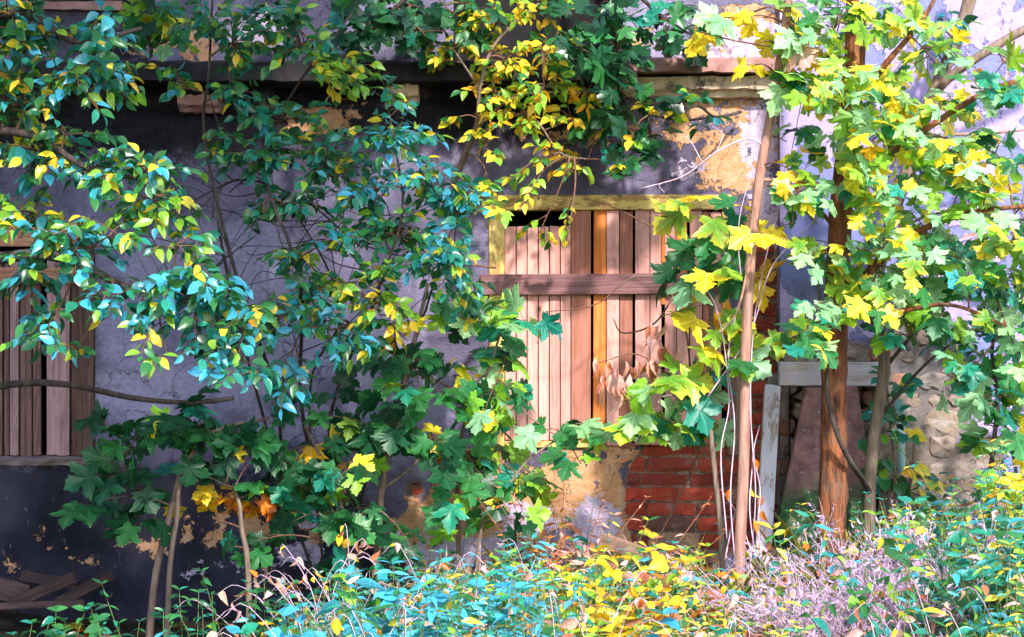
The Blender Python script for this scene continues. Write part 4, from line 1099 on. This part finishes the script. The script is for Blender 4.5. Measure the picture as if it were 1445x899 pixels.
# the thick trunk and the broad maple crown at the right
def right_maple():
    maple('maple_tree', 'maple tree with thick brown ridged trunk and broad yellow green crown before pale wall', 'tree', G(1172, -.85, 800),
          [([('b', 0, 0, -.05), (1174, 770, -.85), (1177, 690, -.85), (1178, 580, -.85), (1180, 460, -.85), (1188, 300, -.85), (1203, 150, -.9), (1210, 0, -.9), (1215, -200, -.9)], (.064, .038)),
           ([(1182, 440, -.85), (1230, 380, -1.0), (1290, 330, -1.1), (1370, 300, -1.2), (1460, 290, -1.2)], (.022, .008)),
           ([(1188, 300, -.85), (1240, 230, -1.0), (1310, 180, -1.2), (1390, 130, -1.2), (1450, 110, -1.2)], (.020, .008)),
           ([(1186, 330, -.85), (1150, 290, -1.0), (1120, 262, -1.1)], (.010, .004)),
           ([(1203, 150, -.9), (1250, 90, -1.1), (1300, 30, -1.1), (1340, -40, -1.1)], (.016, .006)),
           ([(1182, 440, -.85), (1260, 440, -1.1), (1340, 430, -1.2), (1420, 460, -1.2)], (.014, .006))],
          [(1175, 45, 50, 46, 15, 'maple_mix'), (1190, 110, 46, 44, 14, 'maple_yellow'), (1255, 35, 56, 36, 16, 'maple_mix'), (1255, 135, 46, 46, 18, 'maple_yellow'), (1180, 180, 46, 40, 13), (1230, 200, 56, 42, 18, 'maple_yellow'), (1310, 150, 50, 46, 16, 'maple_yellow'), (1385, 130, 46, 36, 12, 'maple_teal'), (1300, 245, 66, 44, 19),
           (1230, 280, 56, 36, 16), (1180, 350, 56, 44, 15), (1240, 375, 56, 44, 17), (1200, 425, 46, 26, 8, 'maple_mix'), (1310, 330, 56, 44, 18), (1385, 300, 56, 46, 18, 'maple_yellow'), (1405, 215, 46, 46, 10, 'maple_green'), (1370, 395, 66, 44, 17, 'maple_teal'), (1420, 455, 36, 46, 11, 'maple_teal'), (1330, 455, 46, 26, 8, 'maple_green'),
           (1135, 255, 34, 34, 6), (1115, 470, 36, 34, 6, 'maple_green'), (1180, 430, 30, 20, 5, 'maple_yellow'), (1300, 410, 46, 34, 12, 'maple_teal'), (1430, 340, 40, 40, 12), (1120, 320, 26, 26, 4, 'yellow'), (1340, 220, 50, 30, 12, 'maple_yellow'), (1150, 430, 30, 30, 5, 'maple_teal'), (1420, 400, 30, 30, 8), (1150, 120, 30, 30, 6, 'maple_green'), (1320, 90, 50, 30, 8, 'maple_mix'), (1380, 480, 50, 36, 10, 'maple_teal'), (1330, 370, 50, 40, 10, 'maple_teal'), (1440, 520, 30, 40, 7, 'maple_teal'), (1290, 480, 36, 30, 6, 'maple_teal'), (1350, 540, 40, 24, 6, 'maple_teal')],
          -1.1, 'maple_mix', .58, 2.35, 'bark_brown', dy=.3, sname='trunk', rough=.10)
right_maple()

def forked_tree():
    t = Plant('forked_tree', 'thin grey forked tree behind the yellow maple, its bare limbs crossing the upper right corner', 'tree', G(1226, -.5, 760), 'ovate', 'leaf_gloss', 'twig')
    t.stem([t.base, P(1228, 680, -.5), P(1236, 600, -.5), P(1248, 520, -.48), P(1243, 470, -.45), P(1232, 430, -.45), P(1250, 340, -.42), P(1285, 225, -.4), P(1322, 120, -.4), P(1345, 70, -.4), P(1368, 0, -.4), P(1385, -90, -.4)], (.026, .030), 'bark_grey', 'trunk', 12)
    t.stem([P(1227, 695, -.5), P(1216, 675, -.68), P(1199, 650, -.93), P(1180, 608, -.99), P(1168, 560, -.98), P(1166, 500, -1.0), P(1158, 430, -1.0), P(1150, 380, -1.0)], (.015, .005), 'bark_dark', 'limb', 8)
    t.stem([P(1316, 135, -.4), P(1345, 105, -.45), P(1400, 68, -.5), P(1450, 40, -.5), P(1520, 10, -.5)], (.022, .018), 'bark_grey', 'limb', 10)
    t.stem([P(1248, 520, -.48), P(1290, 470, -.5), P(1330, 430, -.5)], (.010, .004), 'bark_dark', 'limb', 8)
    t.stem([P(1240, 590, -.5), P(1300, 520, -.5), P(1350, 480, -.5), P(1400, 455, -.5)], (.008, .003), 'bark_dark', 'limb', 8)
    t.stem([P(1256, 330, -.42), P(1330, 300, -.4), P(1445, 310, -.4)], (.007, .003), 'bark_dark', 'limb', 8)
    t.stem([P(1340, 190, -.42), P(1400, 188, -.4), P(1460, 182, -.4)], (.007, .004), 'bark_pink', 'limb', 8)
    t.sprays([(1330, 40, 40, 36, 26), (1300, 70, 36, 30, 18), (1370, 90, 36, 20, 12), (1400, 190, 30, 20, 10), (1420, 90, 20, 20, 6), (1270, 470, 30, 30, 10), (1400, 350, 50, 40, 30), (1330, 400, 40, 30, 18), (1360, 260, 50, 36, 24, 'canopy_gy'), (1440, 300, 36, 60, 28, 'canopy_gy')], -.5, 'canopy', .95)
    t.finish()
forked_tree()
def ivy():
    t = Plant('young_shrub', 'young shrub with small green and yellow leaves climbing the rubble wall beside the teal pipe', 'shrub', G(1262, -.35, 760), 'round', 'leaf_gloss', 'twig_green')
    t.stem([t.base, P(1262, 660, -.3), P(1255, 590, -.3), P(1250, 530, -.3)], (.007, .003), 'twig')
    t.stem([t.base, P(1285, 680, -.3), P(1290, 620, -.3)], (.006, .003), 'twig')
    t.sprays([(1255, 560, 26, 40, 22), (1250, 610, 30, 34, 22), (1262, 670, 26, 36, 22), (1295, 690, 30, 26, 16), (1240, 640, 16, 20, 8), (1280, 655, 14, 24, 5, 'yellow'), (1300, 700, 20, 12, 4, 'yellow'), (1230, 590, 18, 20, 8, 'shrub_blue')], -.35, 'shrub', .85, dy=.1)
    t.finish()
ivy()
maple('maple_sapling', 'thin stemmed maple sapling with bluish green and yellow leaves at the right edge', 'sapling', G(1390, -.9, 770),
      [([('b', 0, 0, -.03), (1395, 710, -.9), (1402, 630, -.9), (1408, 560, -.9), (1400, 500, -.95), (1410, 430, -.95)], (.014, .006))],
      [(1400, 560, 46, 34, 11), (1430, 600, 26, 30, 7), (1390, 600, 26, 16, 4), (1430, 530, 30, 30, 7), (1350, 570, 30, 20, 4), (1415, 660, 20, 30, 6, 'lime'), (1410, 700, 24, 20, 6, 'yellow'), (1440, 640, 20, 26, 5, 'maple_yellow')], -.95, 'maple_teal', .82, 1.25, 'bark_dark')
def edge_shrub():
    t = Plant('shrub', 'fine leaved green shrub behind the thin stemmed sapling, low at the right edge', 'shrub', G(1440, -.6, 760), 'ovate', 'leaf_gloss', 'twig')
    t.stem([t.base, P(1430, 640, -.6), P(1380, 540, -.6), P(1340, 500, -.6)], (.010, .004), 'bark_dark')
    t.stem([t.base, P(1450, 640, -.6), P(1445, 540, -.6), P(1440, 480, -.6)], (.010, .004), 'bark_dark')
    t.sprays([(1440, 500, 36, 36, 26), (1390, 510, 36, 26, 18), (1350, 520, 30, 20, 12), (1435, 580, 30, 40, 24), (1440, 640, 26, 36, 18, 'canopy_gy'), (1390, 570, 20, 20, 8)], -.6, 'canopy', .8, dy=.12)
    t.finish()
edge_shrub()

# dry vine strands beside the pink sapling
def vine():
    b = G(1034, -.9, 815)
    o = thing('dry_vine', 'dry pale vine strands hanging round the slim pinkish sapling', 'vine', tuple(b))
    for k, pts in enumerate(([(1036, 800), (1028, 700), (1034, 600), (1030, 500), (1045, 400), (1080, 200), (1092, 90)], [(1066, 800), (1060, 720), (1064, 640), (1058, 560), (1068, 420), (1110, 250), (1135, 120)],
                             [(1056, 815), (1067, 700), (1060, 600), (1056, 480), (1040, 330), (1062, 230)], [(1025, 760), (1020, 640), (1028, 560), (1010, 430), (960, 380)],
                             [(1072, 790), (1068, 740), (1072, 690), (1066, 640), (1070, 600)], [(1020, 790), (1040, 720), (1062, 690)], [(1060, 780), (1040, 730), (1020, 690)], [(1000, 560), (1060, 470), (1090, 380), (1130, 330), (1160, 300)])):
        t = Tubes(4); p = smooth_path([P(x + random.uniform(-3, 3), y, -.97 + random.uniform(-.05, .05)) for x, y in pts], 6)
        t.add(p, (.0035, .0018)); t.build('strand', M['twig_pale'], o, b)
    l = Leaves('ovate')
    for x, y in ((1076, 720), (1064, 648), (1060, 690), (1085, 765), (1066, 735), (1030, 690), (1074, 700)):
        c0, c1 = pick('rust' if random.random() < .7 else 'yellow'); l.add(P(x, y, -.97), rng.normal(0, .4, 3) + (0, 0, -1), rng.normal(0, .5, 3) + (0, -1, 0), .05, c0, c1, 2.5)
    l.build('leaves', M['leaf_dry'], o, b)
vine()
# wiry bramble arching across the boarded window
def bramble():
    b = G(900, -.5, 815)
    o = thing('bare_creeper', 'bare wiry creeper stems arching across the boards of the middle window', 'creeper', tuple(b))
    for pts in ([(900, 815), (985, 640), (1010, 480), (960, 350), (900, 310), (860, 290)], [(985, 640), (960, 430), (900, 390), (840, 430), (770, 440)], [(960, 400), (925, 455), (880, 470), (865, 450)], [(700, 378), (640, 372), (560, 375)], [(740, 640), (680, 580), (600, 530), (520, 520)]):
        t = Tubes(4); t.add(smooth_path([P(x, y, -.35 + random.uniform(-.05, .05)) for x, y in pts], 7), (.005, .0025)); t.build('stem', M['twig'], o, b)
bramble()

# ---------------------------------------------------------------- undergrowth
class Weeds:
    """one clump of weed stems; leaves in pairs up each stem"""
    def __init__(self): self.l = Leaves('lance'); self.t = Tubes(3)
    def stem(self, x, y, h, pal, size=1.0, lean=.25, step=.05, start=.25):
        z = float(ground_z(x, y)); a = np.array([x, y, z - .02])
        e = a + np.array([random.gauss(0, lean) * h, random.gauss(0, lean) * h, h])
        m = (a + e) / 2 + np.array([random.gauss(0, .05), random.gauss(0, .05), .05]) * h
        tt = np.linspace(0, 1, 5)[:, None]
        pth = (1 - tt) ** 2 * a + 2 * tt * (1 - tt) * m + tt ** 2 * e
        self.t.add(pth, (.0035, .0012), 3)
        n = max(3, int(h * (1 - start) / step))
        ph = random.random() * 6
        for i in range(n):
            f = start + (1 - start) * (i + .5) / n
            q = (1 - f) ** 2 * a + 2 * f * (1 - f) * m + f ** 2 * e
            ph += 1.57 + random.gauss(0, .3)
            sz = size * (1.1 - .55 * f) * random.uniform(.06, .11)
            for s in (0, math.pi):
                c0, c1 = pick(pal)
                d = np.array([math.cos(ph + s), math.sin(ph + s), random.uniform(-.5, .35)])
                self.l.add(q, d, np.array([0, -.35, 1]) + rng.normal(0, .55, 3), sz * random.choice((.6, .9, 1, 1.25)), c0, c1, random.uniform(.5, 2))
        # small top tuft
        for s in range(3):
            c0, c1 = pick(pal)
            self.l.add(e, np.array([math.cos(ph + s * 2), math.sin(ph + s * 2), .5]), np.array([0, -.3, 1]) + rng.normal(0, .3, 3), size * random.uniform(.025, .05), c0, c1)

def undergrowth():
    w = Weeds()
    def dens(x, y):
        left = x < -.95 and y > -1.5
        return 0 if left else 1
    n = 0
    while n < 3300:
        y = -random.uniform(.15, 4.3); hw = 2.75 * (8 + y) / 8
        x = random.uniform(-hw, hw)
        pxl = CX + x / ((8 + y) / 8 / PPM)
        if pxl < 400 and y > -1.9 and random.random() < .97: continue
        if pxl < 430 and random.random() < .55: continue
        if 780 < pxl < 1330 and y > -.55 and random.random() < .75: continue
        if pxl < 560 and y > -.7 : continue
        if 1040 < pxl < 1260 and y > -2.0 and random.random() < .8: continue
        if 1110 < pxl < 1365 and y < -1.4 and random.random() < .9: continue
        tall = .62 + .55 * (.5 + .5 * math.sin(3.1 * x + 1.3 * y) * math.cos(2.3 * y - 1.1 * x + 1)) + .25 * math.sin(7.7 * x + 3 * y)
        h = tall * (.22 + .12 * ss(-1.0, .0, x) + .10 * ss(.7, 1.8, x)) * random.uniform(.6, 1.25)
        if y > -1.2: h *= .95
        if y < -2.0 and pxl > 400: h *= 1.36
        if y < -2.3 and pxl < 420: h *= .92
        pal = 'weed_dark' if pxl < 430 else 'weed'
        if 380 < pxl < 720 and y < -2.2: pal = random.choice(['weed_sky_sheen', 'weed_sky_sheen', 'weed'])
        if 740 < pxl < 1120: pal = random.choice(['weed', 'weed', 'weed_yellow', 'weed_green']) if y > -2 else random.choice(['weed_yellow', 'weed_yellow', 'weed'])
        if pxl >= 1120: pal = random.choice(['weed_green', 'weed_green', 'weed', 'weed_yellow'])
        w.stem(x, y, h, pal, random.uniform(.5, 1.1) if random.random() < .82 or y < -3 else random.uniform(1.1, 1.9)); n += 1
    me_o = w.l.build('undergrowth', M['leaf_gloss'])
    st = w.t.build('stalks', M['twig_green'], me_o)
    tag(me_o, 'low tangle of blue green weeds covering the ground before the house', 'undergrowth', kind='stuff')
undergrowth()

def tangle():
    t = Tubes(3); l = Leaves('ovate')
    for i in range(620):
        y = -random.uniform(.4, 4.0); hw = 2.6 * (8 + y) / 8; x = random.uniform(-hw, hw)
        px = CX + x / ((8 + y) / 8 / PPM)
        if px < 420 or (1030 < px < 1250 and y > -1.9): continue
        z = float(ground_z(x, y)); h = random.uniform(.2, .40) if y > -1.8 else random.uniform(.3, .62)
        an = random.random() * 6.283; ln = random.uniform(.1, .4)
        e = np.array([x + ln * math.cos(an), y + ln * .6 * math.sin(an), z + h])
        m = np.array([x, y, z]) * .5 + e * .5 + (0, 0, .12 * h) + rng.normal(0, .03, 3)
        p = smooth_path([np.array([x, y, z]), m, e, e + (.08 * math.cos(an), .04 * math.sin(an), -.03)], 4)
        t.add(p, (.0028, .0011), 3)
        for k in range(random.randint(1, 7)):
            q = p[random.randrange(4, len(p))]
            c0, c1 = pick(random.choice(('rust', 'pink', 'yellow', 'pink', 'weed')))
            l.add(q, rng.normal(0, .5, 3) + (0, 0, -.7), rng.normal(0, .7, 3) + (0, -.5, .3), random.uniform(.018, .05), c0, c1, random.uniform(1.5, 4))
    o = t.build('dry_stems', M['twig_pale'])
    l.build('withered_leaves', M['leaf_dry'], o)
    tag(o, 'pale dead stems with small withered leaves tangled through the weeds', 'dead stems', kind='stuff')
tangle()
def grass():
    l = Leaves('lance')
    for i in range(3400):
        y = -random.uniform(.2, 4.2); hw = 2.7 * (8 + y) / 8; x = random.uniform(-hw, hw)
        px = CX + x / ((8 + y) / 8 / PPM)
        if px < 600: continue
        if px < 900 and random.random() < .45: continue
        c = np.array(random.choice([(.50, .40, .10), (.42, .42, .08), (.20, .32, .05), (.60, .48, .30), (.55, .40, .42)])) * random.uniform(.7, 1.2)
        h = random.uniform(.2, .42)
        l.add(np.array([x, y, float(ground_z(x, y))]), np.array([random.gauss(0, .3), random.gauss(0, .3), 1]), rng.normal(0, 1, 3) + (0, 0, .2), h, c, c, random.uniform(.5, 3))
    l.wscale = .07
    o = l.build('dry_grass', M['leaf'])
    tag(o, 'thin yellowish and pale grass blades among the weeds', 'grass', kind='stuff')
grass()

def clump(name, label, cat, px, Y, n, spread, h, pal, size, mat='leaf_gloss', kind='lance', lean=.35, step=.05, twig='twig_green', start=.25):
    b = G(px, Y)
    o = thing(name, label, cat, tuple(b))
    w = Weeds(); w.l = Leaves(kind)
    for i in range(n):
        a = random.random() * 6.283; r = spread * math.sqrt(random.random())
        w.stem(b[0] + r * math.cos(a), b[1] + r * math.sin(a) * .7, h * random.uniform(.6, 1.1), pal, size, lean, step, start)
    w.t.build('stalks', M[twig], o, b)
    w.l.build('foliage', M[mat], o, b)
    return o
clump('leafy_weed', 'broad clump of leaves painted with pale blue sky sheen at the bottom edge left of the middle', 'weed', 545, -3.0, 40, .30, .58, 'weed_sky_sheen', 1.5, kind='ovate')
clump('leafy_weed', 'smaller clump of green leaves painted with blue sky sheen at the bottom, just right of the pale one', 'weed', 665, -2.9, 24, .24, .56, 'weed_sky_sheen', 1.25, kind='ovate')
clump('yellow_plant', 'bright yellow broad leaved plant at the bottom edge below the window', 'plant', 860, -2.7, 14, .13, .64, 'yellow', 1.05, mat='leaf', kind='round', step=.075, lean=.16)
clump('yellow_plant', 'large heart shaped yellow leaves on a leaning plant below the bricks', 'plant', 905, -1.1, 8, .16, .50, 'maple_yellow', 1.35, mat='leaf', kind='round', step=.11, lean=.3)
clump('reddish_plant', 'withered plant with red and orange curled leaves among the yellow ones', 'plant', 945, -2.3, 10, .16, .52, 'rust', 1.3, mat='leaf_dry', kind='ovate', step=.07)
clump('withered_weed', 'withered rusty weed with fine dry leaves beneath the ochre wall patch', 'weed', 815, -.8, 16, .20, .72, 'rust', .7, mat='leaf_dry', kind='lance', step=.06, twig='stalk_red', lean=.4)
clump('withered_weed', 'small brown withered weed amid green leaves at the wall foot', 'weed', 690, -.9, 12, .20, .40, 'rust', .7, mat='leaf_dry', kind='lance', step=.05, twig='stalk_red')
clump('yellow_weed', 'golden yellow feathery weeds at the bottom, left of the lilac stalks', 'weed', 1050, -2.9, 60, .30, .54, 'weed_yellow', .75, kind='lance', step=.03)
clump('yellow_weed', 'patch of small yellow weeds at the foot of the thick trunk', 'weed', 1140, -2.0, 20, .2, .36, 'weed_yellow', .8, kind='lance', step=.035)
clump('leafy_weed', 'glossy green broad leaved weed filling the bottom right corner', 'weed', 1435, -2.9, 40, .22, .70, 'weed_green', 1.35, kind='ovate')
clump('leafy_weed', 'bushy blue green weed on the bank at the right edge', 'weed', 1390, -1.2, 50, .32, .36, 'weed_green', 1.0, kind='lance')
clump('leafy_weed', 'lime weed painted with blue sky sheen on the bank right of the thick trunk', 'weed', 1300, -1.0, 30, .22, .28, 'weed_green', 1.0, kind='lance')
clump('lime_plant', 'upright lime green plant near the white plank foot', 'plant', 968, -.8, 8, .07, .44, 'lime', .95, kind='ovate', step=.07)
clump('yellow_plant', 'small tuft of yellow and gold leaves by the blue clump, below the orange sapling', 'plant', 402, -1.2, 5, .07, .22, 'yellow', .9, mat='leaf', kind='round', step=.06, start=.5)
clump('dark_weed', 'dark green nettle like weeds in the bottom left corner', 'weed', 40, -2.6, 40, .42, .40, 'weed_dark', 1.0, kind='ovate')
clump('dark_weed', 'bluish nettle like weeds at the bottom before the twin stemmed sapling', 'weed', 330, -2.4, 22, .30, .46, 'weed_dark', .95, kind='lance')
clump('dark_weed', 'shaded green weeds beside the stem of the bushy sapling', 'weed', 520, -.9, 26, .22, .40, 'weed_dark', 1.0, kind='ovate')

# dry lilac weeds: feathery stalks
def dry_weed(label, px, Y, n, spread, h, lean=(-.5, .2)):
    b = G(px, Y)
    o = thing('dry_weed', label, 'weed', tuple(b))
    tb = Tubes(3); l = Leaves('lance')
    for i in range(n):
        a = b + np.array([random.uniform(-spread, spread), random.uniform(-spread, spread) * .6, 0]); a[2] = float(ground_z(a[0], a[1])) - .02
        hh = h * random.uniform(.6, 1.1)
        e = a + np.array([random.gauss(lean[0], .35) * hh, random.gauss(0, .2) * hh, hh * random.uniform(.7, 1)])
        m = (a + e) / 2 + np.array([0, 0, .12 * hh])
        p = smooth_path([a, m, e], 5); tb.add(p, (.0042, .0016))
        for k in range(26):
            q = p[random.randrange(len(p) // 3, len(p))]
            d = nrm(rng.normal(0, .6, 3) + nrm(e - a) * .9)
            ln = random.uniform(.05, .14)
            r = q + d * ln
            tb.add([q, r], (.0014, .0008), 3)
            for s in range(3):
                f = random.uniform(.3, 1); v = random.uniform(.7, 1.2)
                l.add(q + d * ln * f, d + rng.normal(0, .8, 3), rng.normal(0, 1, 3), random.uniform(.012, .028), np.array((.48, .32, .54)) * v, np.array((.64, .47, .72)) * v, 2.5)
    tb.build('stalks', M['twig_pale'], o, b)
    l.build('foliage', M['leaf_dry'], o, b)
dry_weed('feathery lilac dry weeds leaning left, before the thick brown trunk', 1310, -2.1, 40, .22, .56, (-.3, .2))
dry_weed('pale pinkish dry stalks bent over at the bottom, right of the golden weeds', 1330, -2.8, 48, .24, .64)
dry_weed('thin lilac dry stalks standing among green weeds towards the right edge', 1290, -2.5, 22, .22, .60, (-.1, .3))
dry_weed('grey curling seed heads at the foot of the forked tree', 1225, -1.2, 8, .08, .42, (.1, .2))

# fallen leaves
def litter():
    l = Leaves('maple')
    for i in range(420):
        y = -random.uniform(.1, 3.2); x = random.uniform(-2.6, 2.4)
        c0, c1 = pick(random.choice(['rust', 'rust', 'yellow', 'dark']))
        l.add(np.array([x, y, float(ground_z(x, y)) + random.uniform(.01, .03)]), np.array([random.gauss(0, 1), random.gauss(0, 1), .1]), np.array([0, 0, 1]) + rng.normal(0, .3, 3), random.uniform(.05, .10), c0 * .6, c1 * .6, 1.5)
    o = l.build('leaf_litter', M['leaf_dry'])
    tag(o, 'fallen brown and yellow leaves scattered on the dark earth at the wall foot', 'fallen leaves', kind='stuff')
litter()

# ---------------------------------------------------------------- ground, sky, light, camera
def ground():
    ax = np.unique(np.r_[np.linspace(-400, -8, 14), np.linspace(-8, 8, 120), np.linspace(8, 400, 14)])
    X, Yy = np.meshgrid(ax, ax)
    V = np.stack([X, Yy, np.where(np.maximum(abs(X), abs(Yy)) <= 9, ground_z(X, Yy), -.03)], -1).reshape(-1, 3)
    n = len(ax)
    i = np.arange(n - 1); a = (i[:, None] * n + i[None]).ravel()
    loops = np.stack([a, a + 1, a + n + 1, a + n], -1).ravel(); k = len(a)
    me = mesh_np('ground', V, loops, np.arange(k) * 4, np.full(k, 4))
    m, nt, out = new_mat('dark_leafy_earth')
    tc = N(nt, 'ShaderNodeTexCoord')
    n1 = noise(nt, tc.outputs['Object'], 6, 8, .7); n2 = noise(nt, tc.outputs['Object'], 40, 6, .7)
    c = ramp(nt, n1, [(.3, (.012, .010, .008)), (.7, (.05, .038, .026))])
    c = mix(nt, smoothmask(nt, n2, .56, .68), c, (.10, .06, .03))
    principled(nt, out, c, .95, n2, .02, .1)
    tag(link('ground', me, m), kind='structure')
ground()

SUN_EL, SUN_AZ = math.radians(40), math.radians(15)   # azimuth from -Y (towards the camera) to +X (right)
to_sun = Vector((math.sin(SUN_AZ) * math.cos(SUN_EL), -math.cos(SUN_AZ) * math.cos(SUN_EL), math.sin(SUN_EL)))
sd = bpy.data.lights.new('sun', 'SUN'); sd.energy = 2.5; sd.angle = math.radians(3); sd.color = (1.0, .94, .87)
so = bpy.data.objects.new('sun', sd); COL.objects.link(so)
so.rotation_euler = (-to_sun).to_track_quat('-Z', 'Y').to_euler()
w = bpy.data.worlds.new('World'); scene.world = w; w.use_nodes = True
nt = w.node_tree; nt.nodes.clear()
sky = nt.nodes.new('ShaderNodeTexSky'); sky.sky_type = 'NISHITA'; sky.sun_disc = False
sky.sun_elevation = SUN_EL
sky.sun_rotation = math.atan2(to_sun.x, to_sun.y)
bg = nt.nodes.new('ShaderNodeBackground'); bg.inputs['Strength'].default_value = .15
wo = nt.nodes.new('ShaderNodeOutputWorld')
nt.links.new(sky.outputs[0], bg.inputs[0]); nt.links.new(bg.outputs[0], wo.inputs[0])

cd = bpy.data.cameras.new('camera'); cd.sensor_width = 36.0
cd.lens = 36.0 * CAMD / (1445 / PPM); cd.clip_end = 2000; cd.clip_start = .05
co = bpy.data.objects.new('camera', cd); COL.objects.link(co)
co.location = (0, -CAMD, CZ); co.rotation_euler = (math.radians(90), 0, 0)
scene.camera = co
vs_ = scene.view_settings
vs_.view_transform = 'Standard'; vs_.look = 'None'; vs_.exposure = 1.72; vs_.gamma = 1.0
try: vs_.use_curve_mapping = False
except Exception: pass
scene.cycles.max_bounces = 6; scene.cycles.diffuse_bounces = 3; scene.cycles.transmission_bounces = 4
